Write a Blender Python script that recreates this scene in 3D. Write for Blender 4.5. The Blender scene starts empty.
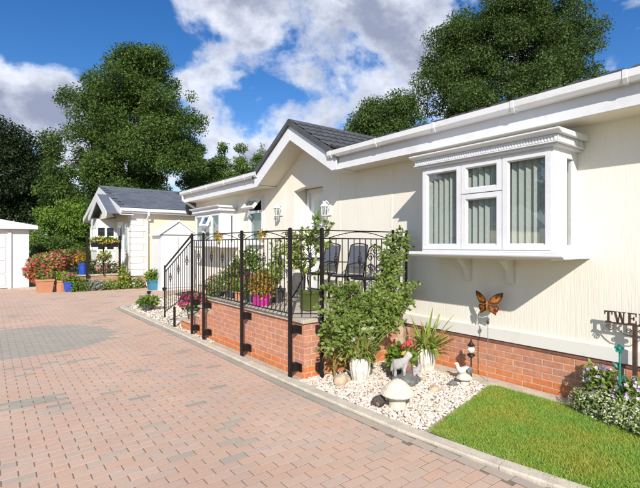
import bpy, bmesh, math, random
import numpy as np
from mathutils import Vector, Matrix
R = math.radians
random.seed(7)
rng = np.random.default_rng(7)
scene = bpy.context.scene
col = scene.collection

# ------------------------------------------------------------------ camera
cd = bpy.data.cameras.new('camera')
cam = bpy.data.objects.new('camera', cd); col.objects.link(cam)
cam.location = (0, 0, 1.65)
cam.rotation_euler = (R(90), 0, R(-37.437))
cd.sensor_width = 36; cd.lens = 435 / 640 * 36
cd.shift_y = 0.0016
cd.clip_start = 0.05; cd.clip_end = 2000
scene.camera = cam

# ------------------------------------------------------------------ light
LIGHT = Vector((1.0, 1.36, -1.06)).normalized()      # the way the sunlight travels
SUN_EL = math.asin(-LIGHT.z)
SUN_AZ = math.atan2(-LIGHT.x, -LIGHT.y)               # clockwise from +Y
world = bpy.data.worlds.new('World'); scene.world = world
world.use_nodes = True
nt = world.node_tree; nt.nodes.clear()
def wn(t, **k):
    n = nt.nodes.new(t)
    for a, b in k.items(): setattr(n, a, b)
    return n
def wl(a, b): nt.links.new(a, b)
sky = wn('ShaderNodeTexSky', sky_type='NISHITA', sun_disc=False)
sky.sun_elevation = SUN_EL; sky.sun_rotation = SUN_AZ % (2 * math.pi)
sky.altitude = 300; sky.air_density = 1.0; sky.dust_density = 0.25; sky.ozone_density = 2.2
hs = wn('ShaderNodeHueSaturation'); hs.inputs['Saturation'].default_value = 1.36
hs.inputs['Hue'].default_value = 0.510
hs.inputs['Value'].default_value = 0.48
wl(sky.outputs[0], hs.inputs['Color'])
bg_sky = wn('ShaderNodeBackground'); bg_sky.inputs[1].default_value = 0.15
wl(hs.outputs[0], bg_sky.inputs[0])
tc = wn('ShaderNodeTexCoord')
sep = wn('ShaderNodeSeparateXYZ'); wl(tc.outputs['Generated'], sep.inputs[0])
# project the view direction on a flat cloud deck so that the clouds flatten towards the horizon
def m(op, a, b=None, clamp=False):
    n = wn('ShaderNodeMath', operation=op, use_clamp=clamp)
    for i, x in enumerate((a, b)):
        if x is None: continue
        if isinstance(x, (int, float)): n.inputs[i].default_value = x
        else: wl(x, n.inputs[i])
    return n.outputs[0]
cmb = wn('ShaderNodeVectorMath', operation='MULTIPLY'); wl(tc.outputs['Generated'], cmb.inputs[0]); cmb.inputs[1].default_value = (1, 1, 1.35)
mp = wn('ShaderNodeMapping'); wl(cmb.outputs[0], mp.inputs[0])
mp.inputs['Location'].default_value = (4.63, 1.45, 0.3)
BANKS = [(20, 95, 9, .12), (68, 85, 6, .11), (320, 40, 20, .05), (225, 30, 8, .04), (410, 60, 9, .08), (262, 95, 7, -.06), (225, 150, 7, .10), (70, 12, 11, -.22), (140, 40, 6, -.06), (0, 20, 8, -.12), (630, 40, 9, -.03), (20, 155, 6, -.10)]
n1 = wn('ShaderNodeTexNoise'); wl(mp.outputs[0], n1.inputs['Vector'])
n1.inputs['Scale'].default_value = 4.2; n1.inputs['Detail'].default_value = 9
n1.inputs['Roughness'].default_value = 0.6; n1.inputs['Distortion'].default_value = 0.15
n2 = wn('ShaderNodeTexNoise'); wl(mp.outputs[0], n2.inputs['Vector'])
n2.inputs['Scale'].default_value = 7.0; n2.inputs['Detail'].default_value = 8
n2.inputs['Roughness'].default_value = 0.6
# where the big cloud banks and the clear gaps lie: (u, v) seen from the drive, angular radius in degrees, weight
def sky_dir(u, v):
    a = R(37.437); f_ = Vector((math.sin(a), math.cos(a), 0)); r_ = Vector((math.cos(a), -math.sin(a), 0))
    return (f_ + r_ * ((u - 320) / 435) + Vector((0, 0, 1)) * ((245 - v) / 435)).normalized()
CLOUD = n1.outputs[0]
nrm = wn('ShaderNodeVectorMath', operation='NORMALIZE'); wl(tc.outputs['Generated'], nrm.inputs[0])
for u_, v_, rad_, amp_ in BANKS:
    dp = wn('ShaderNodeVectorMath', operation='DOT_PRODUCT'); wl(nrm.outputs[0], dp.inputs[0]); dp.inputs[1].default_value = sky_dir(u_, v_)
    mr_ = wn('ShaderNodeMapRange', interpolation_type='SMOOTHSTEP'); wl(dp.outputs['Value'], mr_.inputs[0])
    mr_.inputs[1].default_value = math.cos(R(rad_)); mr_.inputs[2].default_value = 1.0; mr_.inputs[3].default_value = 0; mr_.inputs[4].default_value = amp_
    CLOUD = m('ADD', CLOUD, mr_.outputs[0])
cov = wn('ShaderNodeMapRange', interpolation_type='SMOOTHSTEP'); wl(CLOUD, cov.inputs[0])
cov.inputs[1].default_value = 0.455; cov.inputs[2].default_value = 0.60
# thick cores and flat bases turn grey, edges stay white
core = wn('ShaderNodeMapRange', interpolation_type='SMOOTHSTEP')
wl(m('ADD', m('MULTIPLY', CLOUD, 0.62), m('MULTIPLY', n2.outputs[0], 0.38)), core.inputs[0])
core.inputs[1].default_value = 0.47; core.inputs[2].default_value = 0.66
cc = wn('ShaderNodeMix', data_type='RGBA'); wl(core.outputs[0], cc.inputs[0])
cc.inputs[6].default_value = (0.84, 0.88, 0.97, 1); cc.inputs[7].default_value = (0.29, 0.33, 0.46, 1)
bg_c = wn('ShaderNodeBackground'); wl(cc.outputs[2], bg_c.inputs[0]); bg_c.inputs[1].default_value = 0.60
mx = wn('ShaderNodeMixShader'); wl(cov.outputs[0], mx.inputs[0])
wl(bg_sky.outputs[0], mx.inputs[1]); wl(bg_c.outputs[0], mx.inputs[2])
wo = wn('ShaderNodeOutputWorld'); wl(mx.outputs[0], wo.inputs[0])

sd = bpy.data.lights.new('sun', 'SUN'); sd.energy = 2.9; sd.angle = R(0.6); sd.color = (1.0, 0.945, 0.86)
so = bpy.data.objects.new('sun', sd); col.objects.link(so); so.location = (-20, -27, 21)
so.rotation_euler = LIGHT.to_track_quat('-Z', 'Y').to_euler()
vs = scene.view_settings
vs.view_transform = 'Standard'; vs.look = 'None'; vs.gamma = 1; vs.use_curve_mapping = False
vs.exposure = 0.95
scene.cycles.max_bounces = 8; scene.cycles.transparent_max_bounces = 12

# ------------------------------------------------------------------ materials
MATS = {}
def pm(name, c, c2=None, ns=8.0, rough=0.6, bump=0.0, bs=40.0, rand=None, ramp=None, metal=0.0, spec=0.5,
       mapscale=(1, 1, 1), det=4, transl=None, dirt=None, bdist=0.02, coat=0.0, bmap=None):
    """procedural principled material; rand = 'obj' or 'island' spreads ramp colours over pieces"""
    mt = bpy.data.materials.new(name); mt.use_nodes = True
    t = mt.node_tree; ns_ = t.nodes; p = ns_['Principled BSDF']; L = t.links.new
    def N(k, **kw):
        n = ns_.new(k)
        for a, b in kw.items(): setattr(n, a, b)
        return n
    tcn = N('ShaderNodeTexCoord'); geo = N('ShaderNodeNewGeometry')
    mpn = N('ShaderNodeMapping'); mpn.inputs['Scale'].default_value = mapscale
    L(geo.outputs['Position'], mpn.inputs[0])
    c = tuple(c) + (1,)
    cur = None
    if rand:
        if rand == 'obj': src = N('ShaderNodeObjectInfo').outputs['Random']
        else: src = geo.outputs['Random Per Island']
        rp = N('ShaderNodeValToRGB'); L(src, rp.inputs[0])
        el = rp.color_ramp.elements; rp.color_ramp.interpolation = 'LINEAR'
        while len(el) < len(ramp): el.new(0.5)
        for i, rc in enumerate(ramp):
            el[i].position = i / (len(ramp) - 1); el[i].color = tuple(rc) + (1,)
        cur = rp.outputs[0]
    if c2 is not None:
        nz = N('ShaderNodeTexNoise'); nz.inputs['Scale'].default_value = ns; nz.inputs['Detail'].default_value = det
        L(mpn.outputs[0], nz.inputs['Vector'])
        mr = N('ShaderNodeMapRange'); L(nz.outputs[0], mr.inputs[0])
        mr.inputs[1].default_value = 0.35; mr.inputs[2].default_value = 0.65
        mixn = N('ShaderNodeMix', data_type='RGBA'); L(mr.outputs[0], mixn.inputs[0])
        if cur is not None:
            mixn.blend_type = 'MULTIPLY'
            # multiply by a tint between white and c2
            tint = N('ShaderNodeMix', data_type='RGBA'); L(mr.outputs[0], tint.inputs[0])
            tint.inputs[6].default_value = (1, 1, 1, 1); tint.inputs[7].default_value = tuple(c2) + (1,)
            mixn.inputs[0].default_value = 1.0
            for l in list(t.links):
                if l.to_socket == mixn.inputs[0]: t.links.remove(l)
            L(cur, mixn.inputs[6]); L(tint.outputs[2], mixn.inputs[7])
        else:
            mixn.inputs[6].default_value = c; mixn.inputs[7].default_value = tuple(c2) + (1,)
        cur = mixn.outputs[2]
    if dirt is not None:     # fine speckle of wear
        dcol, dsc, amt = dirt
        nz = N('ShaderNodeTexNoise'); nz.inputs['Scale'].default_value = dsc; nz.inputs['Detail'].default_value = 6
        nz.inputs['Roughness'].default_value = 0.7
        L(mpn.outputs[0], nz.inputs['Vector'])
        mr = N('ShaderNodeMapRange', interpolation_type='SMOOTHSTEP'); L(nz.outputs[0], mr.inputs[0])
        mr.inputs[1].default_value = 0.48; mr.inputs[2].default_value = 0.72; mr.inputs[4].default_value = amt
        mixn = N('ShaderNodeMix', data_type='RGBA'); L(mr.outputs[0], mixn.inputs[0])
        if cur is not None: L(cur, mixn.inputs[6])
        else: mixn.inputs[6].default_value = c
        mixn.inputs[7].default_value = tuple(dcol) + (1,)
        cur = mixn.outputs[2]
    if cur is not None: L(cur, p.inputs['Base Color'])
    else: p.inputs['Base Color'].default_value = c
    p.inputs['Roughness'].default_value = rough; p.inputs['Metallic'].default_value = metal
    p.inputs['Specular IOR Level'].default_value = spec
    p.inputs['Coat Weight'].default_value = coat
    if bump:
        bn = N('ShaderNodeTexNoise'); bn.inputs['Scale'].default_value = bs; bn.inputs['Detail'].default_value = 5
        if bmap is not None:
            bm_ = N('ShaderNodeMapping'); bm_.inputs['Scale'].default_value = bmap
            L(geo.outputs['Position'], bm_.inputs[0]); L(bm_.outputs[0], bn.inputs['Vector'])
        else: L(mpn.outputs[0], bn.inputs['Vector'])
        bp = N('ShaderNodeBump'); bp.inputs['Strength'].default_value = bump; bp.inputs['Distance'].default_value = bdist
        L(bn.outputs[0], bp.inputs['Height']); L(bp.outputs[0], p.inputs['Normal'])
    if transl:
        out = ns_['Material Output']
        tr = N('ShaderNodeBsdfTranslucent'); ms = N('ShaderNodeMixShader'); ms.inputs[0].default_value = transl
        if cur is not None: L(cur, tr.inputs[0])
        else: tr.inputs[0].default_value = c
        L(p.outputs[0], ms.inputs[1]); L(tr.outputs[0], ms.inputs[2]); L(ms.outputs[0], out.inputs[0])
    MATS[name] = mt
    return mt
def leafmat(name, *cols, rough=0.5, transl=0.28):
    return pm(name, cols[0], rand='island', ramp=cols, rough=rough, transl=transl, spec=0.35,
              c2=(0.55, 0.6, 0.5), ns=0.9, det=2)
def glass(name, tint=(0.93, 0.96, 0.955), base=0.12, top=0.8):
    mt = bpy.data.materials.new(name); mt.use_nodes = True
    t = mt.node_tree; t.nodes.clear(); L = t.links.new
    o = t.nodes.new('ShaderNodeOutputMaterial'); mixs = t.nodes.new('ShaderNodeMixShader')
    lw = t.nodes.new('ShaderNodeLayerWeight'); lw.inputs[0].default_value = 0.5
    pw = t.nodes.new('ShaderNodeMath'); pw.operation = 'POWER'; pw.inputs[1].default_value = 3.0
    mr = t.nodes.new('ShaderNodeMapRange'); mr.inputs[3].default_value = base; mr.inputs[4].default_value = top
    g_ = t.nodes.new('ShaderNodeBsdfGlossy'); g_.inputs['Roughness'].default_value = 0.015
    tr = t.nodes.new('ShaderNodeBsdfTransparent'); tr.inputs[0].default_value = tuple(tint) + (1,)
    L(lw.outputs['Facing'], pw.inputs[0]); L(pw.outputs[0], mr.inputs[0]); L(mr.outputs[0], mixs.inputs[0]); L(tr.outputs[0], mixs.inputs[1])
    L(g_.outputs[0], mixs.inputs[2]); L(mixs.outputs[0], o.inputs[0])
    return mt

WHITE = pm('white plastic trim', (0.73, 0.735, 0.75), rough=0.32, dirt=((0.50, 0.50, 0.48), 4.0, 0.30), bump=0.06, bs=7)
WHITE2 = pm('white plastic gutter', (0.74, 0.74, 0.74), rough=0.28, dirt=((0.48, 0.46, 0.42), 6.0, 0.42), mapscale=(1, 0.4, 1))
CREAM = pm('cream ribbed wall panel', (0.81, 0.77, 0.68), (0.785, 0.74, 0.645), ns=4.0, rough=0.8, bump=0.42, bs=1.0,
           bmap=(80, 85, 4.0), bdist=0.010, dirt=((0.64, 0.58, 0.47), 12.0, 0.13), mapscale=(1, 1, 0.2))
CREAM2 = pm('cream soffit', (0.78, 0.72, 0.58), rough=0.7)
NCREAM = pm('pale neighbour render', (0.76, 0.67, 0.50), (0.72, 0.63, 0.46), ns=3, rough=0.8, bump=0.2, bs=60)
QUOIN = pm('white quoin', (0.72, 0.71, 0.68), rough=0.7, bump=0.3, bs=60)
SKIRT = pm('white skirting board', (0.72, 0.70, 0.65), rough=0.5, dirt=((0.55, 0.5, 0.4), 4.0, 0.3))
BRICK = pm('red facing brick', (0.5, 0.2, 0.12), rand='obj',
           ramp=[(0.60, 0.235, 0.12), (0.55, 0.235, 0.145), (0.63, 0.26, 0.13), (0.50, 0.225, 0.155), (0.62, 0.29, 0.17), (0.52, 0.215, 0.13)],
           c2=(0.82, 0.78, 0.78), ns=14, rough=0.85, bump=0.6, bs=90, dirt=((0.60, 0.45, 0.36), 30, 0.35), bdist=0.008)
BRICKO = pm('orange engineering brick', (0.55, 0.18, 0.05), rand='obj',
            ramp=[(0.64, 0.21, 0.06), (0.58, 0.18, 0.06), (0.66, 0.25, 0.10)], c2=(0.85, 0.8, 0.8), ns=14,
            rough=0.75, bump=0.5, bs=80, dirt=((0.62, 0.4, 0.25), 25, 0.25), bdist=0.008)
BRICKD = pm('dark brick-on-edge course', (0.25, 0.09, 0.06), rand='obj', ramp=[(0.22, 0.085, 0.06), (0.28, 0.11, 0.075)],
            c2=(0.8, 0.8, 0.8), ns=20, rough=0.8, bump=0.4, bs=80)
MORTAR = pm('pale mortar', (0.62, 0.48, 0.36), (0.54, 0.41, 0.31), ns=30, rough=0.95, bump=0.5, bs=150)
COPING = pm('weathered stone coping', (0.55, 0.48, 0.38), (0.40, 0.35, 0.28), ns=9, rough=0.9, bump=0.4, bs=60,
            dirt=((0.28, 0.25, 0.2), 18, 0.4))
CONC = pm('pale concrete kerb', (0.62, 0.55, 0.44), (0.50, 0.44, 0.36), ns=7, rough=0.9, bump=0.4, bs=70,
          dirt=((0.33, 0.30, 0.24), 12, 0.5))
IRON = pm('black wrought iron', (0.010, 0.0085, 0.0085), (0.020, 0.015, 0.013), ns=20, rough=0.5, spec=0.3, bump=0.1, bs=120)
TILE = pm('dark grey roof tile', (0.055, 0.058, 0.066), (0.085, 0.087, 0.095), ns=5, rough=0.62, bump=0.3, bs=120,
          dirt=((0.12, 0.12, 0.115), 14, 0.35))
SLATE = pm('blue grey slate', (0.10, 0.115, 0.15), rand='island', ramp=[(0.085, 0.10, 0.135), (0.13, 0.145, 0.18), (0.105, 0.12, 0.15)],
           c2=(0.85, 0.85, 0.85), ns=6, rough=0.7)
PAVCOL = [(0.62, 0.425, 0.315), (0.60, 0.425, 0.325), (0.64, 0.41, 0.30), (0.58, 0.43, 0.34), (0.64, 0.445, 0.34),
          (0.56, 0.43, 0.34), (0.63, 0.405, 0.295), (0.55, 0.43, 0.35)]
PAV_O = pm('block paver', (0.4, 0.3, 0.2), rand='obj', ramp=PAVCOL, c2=(0.90, 0.885, 0.88), ns=1.1, det=7, rough=0.9, bump=0.7, bs=160,
           dirt=((0.42, 0.34, 0.275), 30, 0.42), bdist=0.008)
PAV_I = pm('block paver field', (0.4, 0.3, 0.2), rand='island', ramp=PAVCOL, c2=(0.90, 0.885, 0.88), ns=1.1, det=7, rough=0.9, bump=0.7, bs=160,
           dirt=((0.42, 0.34, 0.275), 30, 0.42), bdist=0.008)
GREYC = [(0.48, 0.395, 0.315), (0.51, 0.42, 0.34), (0.45, 0.38, 0.315), (0.51, 0.405, 0.32)]
PAVG_O = pm('grey block paver', (0.3, 0.3, 0.25), rand='obj', ramp=GREYC, c2=(0.89, 0.89, 0.89), ns=1.1, det=7, rough=0.9, bump=0.7, bs=160,
            dirt=((0.36, 0.30, 0.25), 30, 0.4), bdist=0.008)
PAVG_I = pm('grey block paver field', (0.3, 0.3, 0.25), rand='island', ramp=[(0.40, 0.365, 0.30), (0.43, 0.385, 0.32), (0.37, 0.345, 0.29), (0.42, 0.365, 0.30)], c2=(0.89, 0.89, 0.89), ns=1.1, det=7, rough=0.9, bump=0.7, bs=160,
            dirt=((0.36, 0.30, 0.25), 30, 0.4), bdist=0.008)
SAND = pm('jointing sand', (0.30, 0.225, 0.155), (0.20, 0.155, 0.105), ns=3.5, rough=1.0, bump=0.5, bs=200, dirt=((0.09, 0.10, 0.045), 9, 0.6))
EARTH = pm('earth', (0.13, 0.10, 0.065), (0.09, 0.075, 0.05), ns=9, rough=1.0, bump=0.5, bs=40)
TURF = pm('turf soil', (0.22, 0.24, 0.07), (0.34, 0.29, 0.14), ns=4, rough=1.0, bump=0.4, bs=90)
GROUND = pm('rough meadow', (0.10, 0.13, 0.045), (0.14, 0.14, 0.06), ns=0.6, rough=1.0)
GRAVELB = pm('gravel bed', (0.55, 0.48, 0.39), (0.40, 0.34, 0.27), ns=30, rough=1.0, bump=0.7, bs=90)
STONES = pm('white and buff chippings', (0.7, 0.6, 0.5), rand='island',
            ramp=[(0.78, 0.73, 0.65), (0.66, 0.56, 0.45), (0.82, 0.79, 0.74), (0.55, 0.40, 0.30), (0.76, 0.68, 0.57), (0.46, 0.40, 0.35), (0.80, 0.75, 0.68)],
            rough=0.75, bump=0.3, bs=150, bdist=0.004)
GRASS = pm('grass blade', (0.1, 0.2, 0.03), rand='island',
           ramp=[(0.19, 0.39, 0.035), (0.25, 0.46, 0.055), (0.33, 0.50, 0.085), (0.21, 0.42, 0.04), (0.48, 0.52, 0.20)],
           rough=0.55, transl=0.35, c2=(1.45, 1.0, 0.95), ns=2.4, det=5)
L_BIG = leafmat('maple leaf', (0.045, 0.09, 0.016), (0.09, 0.16, 0.027), (0.17, 0.255, 0.05), (0.065, 0.12, 0.02), (0.12, 0.20, 0.035))
L_DARK = leafmat('dark holly leaf', (0.012, 0.028, 0.008), (0.022, 0.045, 0.010), (0.03, 0.055, 0.014), transl=0.12)
L_MID = leafmat('ash leaf', (0.04, 0.078, 0.016), (0.08, 0.14, 0.027), (0.135, 0.205, 0.045), (0.055, 0.10, 0.02))
L_LIGHT = leafmat('lime green leaf', (0.16, 0.27, 0.03), (0.24, 0.36, 0.05), (0.13, 0.23, 0.03))
L_CON = leafmat('conifer spray', (0.09, 0.17, 0.035), (0.15, 0.25, 0.05), (0.20, 0.30, 0.065))
L_SHRUB = leafmat('shrub leaf', (0.17, 0.27, 0.05), (0.29, 0.40, 0.08), (0.40, 0.48, 0.14), (0.23, 0.33, 0.06), (0.50, 0.52, 0.20), transl=0.38)
L_TREELET = leafmat('yellow green leaf', (0.24, 0.32, 0.05), (0.34, 0.40, 0.09), (0.18, 0.26, 0.05), (0.42, 0.43, 0.14))
L_VAR = leafmat('variegated leaf', (0.22, 0.32, 0.06), (0.55, 0.58, 0.30), (0.27, 0.38, 0.08), (0.68, 0.68, 0.45), (0.20, 0.30, 0.05))
L_STRAP = pm('strap leaf', (0.12, 0.2, 0.03), rand='obj', ramp=[(0.17, 0.28, 0.035), (0.25, 0.36, 0.05), (0.34, 0.42, 0.09), (0.20, 0.31, 0.04), (0.45, 0.43, 0.15)],
             rough=0.45, transl=0.3)
L_STRAW = pm('dry strap leaf', (0.38, 0.28, 0.10), rand='obj', ramp=[(0.36, 0.25, 0.08), (0.45, 0.34, 0.13), (0.28, 0.24, 0.07)], rough=0.7, transl=0.2)
BARK = pm('bark', (0.10, 0.075, 0.05), (0.16, 0.125, 0.09), ns=12, rough=0.95, bump=0.8, bs=30, mapscale=(1, 1, 0.25))
F_MAG = leafmat('magenta petal', (0.62, 0.03, 0.22), (0.75, 0.06, 0.30), (0.50, 0.02, 0.15), transl=0.2)
F_RED = leafmat('crimson azalea petal', (0.55, 0.03, 0.06), (0.70, 0.10, 0.17), (0.62, 0.13, 0.08), (0.66, 0.10, 0.22), transl=0.2)
F_PINK = leafmat('pink petal', (0.72, 0.18, 0.30), (0.78, 0.36, 0.44), (0.68, 0.10, 0.20), transl=0.2)
F_LILAC = leafmat('lilac petal', (0.52, 0.36, 0.66), (0.66, 0.52, 0.76), (0.74, 0.66, 0.80), (0.45, 0.30, 0.62), transl=0.2)
F_WHITE = leafmat('white petal', (0.80, 0.78, 0.70), (0.85, 0.84, 0.80), transl=0.2)
F_YEL = leafmat('yellow petal', (0.70, 0.42, 0.03), (0.75, 0.55, 0.06), (0.66, 0.30, 0.03), transl=0.2)
F_COL = leafmat('coleus leaf', (0.45, 0.40, 0.05), (0.60, 0.46, 0.06), (0.50, 0.20, 0.04), (0.30, 0.32, 0.04), transl=0.25)
TERRA = pm('terracotta', (0.52, 0.24, 0.13), (0.45, 0.21, 0.12), ns=9, rough=0.85, bump=0.2, bs=90)
BLUEG = pm('cobalt glazed pot', (0.02, 0.07, 0.42), rough=0.15, coat=0.5)
BLUEP = pm('teal blue planter', (0.04, 0.19, 0.30), (0.05, 0.22, 0.34), ns=8, rough=0.5)
MAGP = pm('magenta plastic pot', (0.62, 0.02, 0.33), rough=0.3)
DARKP = pm('charcoal pot', (0.05, 0.05, 0.055), (0.08, 0.08, 0.085), ns=8, rough=0.6)
GREENP = pm('olive glazed pot', (0.07, 0.095, 0.022), (0.10, 0.125, 0.035), ns=7, rough=0.35)
WHITEP = pm('whitewashed ribbed pot', (0.74, 0.72, 0.66), (0.56, 0.53, 0.46), ns=14, rough=0.8, bump=0.3, bs=60, dirt=((0.36, 0.33, 0.27), 14, 0.5))
STONE_L = pm('cream cast stone', (0.76, 0.70, 0.56), (0.66, 0.59, 0.45), ns=12, rough=0.9, bump=0.8, bs=40, dirt=((0.42, 0.38, 0.3), 16, 0.55))
STONE_G = pm('grey painted stone', (0.50, 0.47, 0.44), (0.32, 0.30, 0.29), ns=16, rough=0.85, bump=0.4, bs=80)
STONE_D = pm('dark grey stone', (0.12, 0.12, 0.12), (0.22, 0.21, 0.20), ns=22, rough=0.9, bump=0.5, bs=80)
STONE_B = pm('dark brown painted stone', (0.20, 0.10, 0.07), (0.28, 0.15, 0.11), ns=22, rough=0.85)
FURW = pm('dark painted fur', (0.05, 0.045, 0.04), (0.09, 0.08, 0.07), ns=30, rough=0.9, bump=0.5, bs=90)
ROCK = pm('buff rock', (0.60, 0.48, 0.33), (0.48, 0.37, 0.26), ns=10, rough=0.95, bump=0.8, bs=30)
GLASS = glass('window glass')
GLASSD = glass('far window glass', (0.75, 0.85, 0.83), 0.12)
BLIND = pm('white fabric blind slat', (0.80, 0.80, 0.75), (0.74, 0.75, 0.70), ns=30, rough=0.8, transl=0.25)
ROOM = pm('room paint', (0.50, 0.47, 0.40), rough=0.9)
CARPET = pm('room carpet', (0.20, 0.17, 0.13), rough=1.0)
TEALG = pm('teal curtain', (0.10, 0.28, 0.26), (0.14, 0.33, 0.30), ns=6, rough=0.8, bump=0.4, bs=8, mapscale=(1, 4, 0.1))
NET = pm('net curtain', (0.70, 0.72, 0.70), rough=0.9, transl=0.4)
BFLY_O = pm('orange wing', (0.42, 0.14, 0.015), (0.16, 0.035, 0.01), ns=40, rough=0.35, dirt=((0.56, 0.36, 0.03), 30, 0.8))
BFLY_D = pm('dark brown wing edge', (0.07, 0.022, 0.01), (0.12, 0.04, 0.015), ns=30, rough=0.4)
ROD = pm('galvanised rod', (0.45, 0.45, 0.44), rough=0.4, metal=0.8)
BRONZE = pm('brown painted iron', (0.055, 0.028, 0.022), (0.085, 0.045, 0.035), ns=25, rough=0.55)
TEAL = pm('verdigris teal paint', (0.012, 0.19, 0.15), (0.03, 0.25, 0.20), ns=25, rough=0.5)
GLOBE = pm('frosted globe', (0.75, 0.75, 0.62), rough=0.3, coat=0.3)
CUSH = pm('slate blue woven sling', (0.10, 0.112, 0.145), (0.125, 0.137, 0.17), ns=60, rough=0.8, bump=0.3, bs=200)
DISHM = pm('dark grey dish', (0.10, 0.115, 0.14), rough=0.5)
LANTERN = pm('white lantern paint', (0.80, 0.79, 0.76), rough=0.4)
DOORM = pm('white door', (0.80, 0.81, 0.82), rough=0.35)
YEL = pm('yellow blooms', (0.72, 0.55, 0.03), rough=0.7)
DCUSH = pm('dark cushion', (0.03, 0.03, 0.04), rough=0.9)
GBRICK = None

# ------------------------------------------------------------------ mesh helpers
class MB:
    def __init__(s): s.v = []; s.f = []; s.m = []
    def add(s, vs_, fs, mi=0):
        o = len(s.v); s.v.extend(tuple(x) for x in vs_)
        for f in fs: s.f.append(tuple(i + o for i in f)); s.m.append(mi)
        return s
    def box(s, x0, x1, y0, y1, z0, z1, mi=0):
        x0, x1 = min(x0, x1), max(x0, x1); y0, y1 = min(y0, y1), max(y0, y1); z0, z1 = min(z0, z1), max(z0, z1)
        return s.add([(x0,y0,z0),(x1,y0,z0),(x1,y1,z0),(x0,y1,z0),(x0,y0,z1),(x1,y0,z1),(x1,y1,z1),(x0,y1,z1)],
              [(0,3,2,1),(4,5,6,7),(0,1,5,4),(1,2,6,5),(2,3,7,6),(3,0,4,7)], mi)
    def obox(s, c, size, mat=None, mi=0):
        hx, hy, hz = (q / 2 for q in size); M_ = mat or Matrix.Identity(3); c = Vector(c)
        vs_ = [c + M_ @ Vector(p) for p in [(-hx,-hy,-hz),(hx,-hy,-hz),(hx,hy,-hz),(-hx,hy,-hz),(-hx,-hy,hz),(hx,-hy,hz),(hx,hy,hz),(-hx,hy,hz)]]
        return s.add(vs_, [(0,3,2,1),(4,5,6,7),(0,1,5,4),(1,2,6,5),(2,3,7,6),(3,0,4,7)], mi)
    def bar(s, a, b, w, h, mi=0):
        """square bar from a to b"""
        a, b = Vector(a), Vector(b); d = b - a; q = d.to_track_quat('Z', 'Y').to_matrix() if d.length else Matrix.Identity(3)
        return s.obox((a + b) / 2, (w, h, d.length), q, mi)
    def tube(s, path, r, n=8, caps=True, mi=0):
        P = [Vector(p) for p in path]; k = len(P)
        rs = [r] * k if isinstance(r, (int, float)) else list(r)
        prev = None; rings = []
        for i in range(k):
            t = (P[min(i + 1, k - 1)] - P[max(i - 1, 0)])
            if t.length < 1e-9: t = Vector((0, 0, 1))
            t.normalize()
            if prev is None:
                up = Vector((0, 0, 1)) if abs(t.z) < 0.9 else Vector((1, 0, 0))
                a = t.cross(up).normalized()
            else:
                a = (prev - t * prev.dot(t))
                a = a.normalized() if a.length > 1e-6 else t.orthogonal().normalized()
            prev = a; b = t.cross(a)
            rings.append([P[i] + (a * math.cos(2 * math.pi * j / n) + b * math.sin(2 * math.pi * j / n)) * rs[i] for j in range(n)])
        vs_ = [p for rg in rings for p in rg]; fs = []
        for i in range(k - 1):
            for j in range(n):
                fs.append((i * n + j, i * n + (j + 1) % n, (i + 1) * n + (j + 1) % n, (i + 1) * n + j))
        if caps: fs.append(tuple(range(n))[::-1]); fs.append(tuple((k - 1) * n + j for j in range(n)))
        return s.add(vs_, fs, mi)
    def lathe(s, prof, c=(0, 0, 0), n=20, mi=0, lobes=0, amp=0.0, sq=0):
        vs_ = []; fs = []; k = len(prof)
        for r, z in prof:
            for j in range(n):
                a = 2 * math.pi * j / n; rr = r * (1 + amp * math.cos(lobes * a)) if lobes else r
                vs_.append((c[0] + rr * math.cos(a), c[1] + rr * math.sin(a), c[2] + z))
        for i in range(k - 1):
            for j in range(n):
                fs.append((i * n + j, i * n + (j + 1) % n, (i + 1) * n + (j + 1) % n, (i + 1) * n + j))
        fs.append(tuple(range(n))[::-1]); fs.append(tuple((k - 1) * n + j for j in range(n)))
        return s.add(vs_, fs, mi)
    def prism(s, poly, axis, a0, a1, mi=0):
        """poly in the two other axes (x,y | x,z | y,z) extruded along axis from a0 to a1"""
        def p3(p, a):
            if axis == 'x': return (a, p[0], p[1])
            if axis == 'y': return (p[0], a, p[1])
            return (p[0], p[1], a)
        n = len(poly)
        vs_ = [p3(p, a0) for p in poly] + [p3(p, a1) for p in poly]
        fs = [tuple(range(n)), tuple(range(2 * n - 1, n - 1, -1))]
        for i in range(n): j = (i + 1) % n; fs.append((i, i + n, j + n, j))
        return s.add(vs_, fs, mi)
    def mesh(s, name, smooth=False):
        me = bpy.data.meshes.new(name); me.from_pydata(s.v, [], s.f); me.validate()
        bm = bmesh.new(); bm.from_mesh(me); bmesh.ops.recalc_face_normals(bm, faces=bm.faces); 
        bm.to_mesh(me); bm.free()
        if smooth:
            me.polygons.foreach_set('use_smooth', [True] * len(me.polygons))
        return me
    def build(s, name, mat, parent=None, smooth=False, bevel=0.0):
        me = s.mesh(name, smooth)
        ms = mat if isinstance(mat, (list, tuple)) else [mat]
        for x in ms: me.materials.append(x)
        if len(ms) > 1: me.polygons.foreach_set('material_index', s.m[:len(me.polygons)])
        if bevel:
            bm = bmesh.new(); bm.from_mesh(me)
            eds = [e for e in bm.edges if e.is_manifold and e.calc_face_angle(0) > 0.6]
            bmesh.ops.bevel(bm, geom=eds, offset=bevel, segments=2, affect='EDGES', clamp_overlap=True)
            bm.to_mesh(me); bm.free()
        if smooth: 
            try: me.set_sharp_from_angle(angle=R(40))
            except Exception: pass
        return link(name, me, parent)
WL = {}
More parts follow.
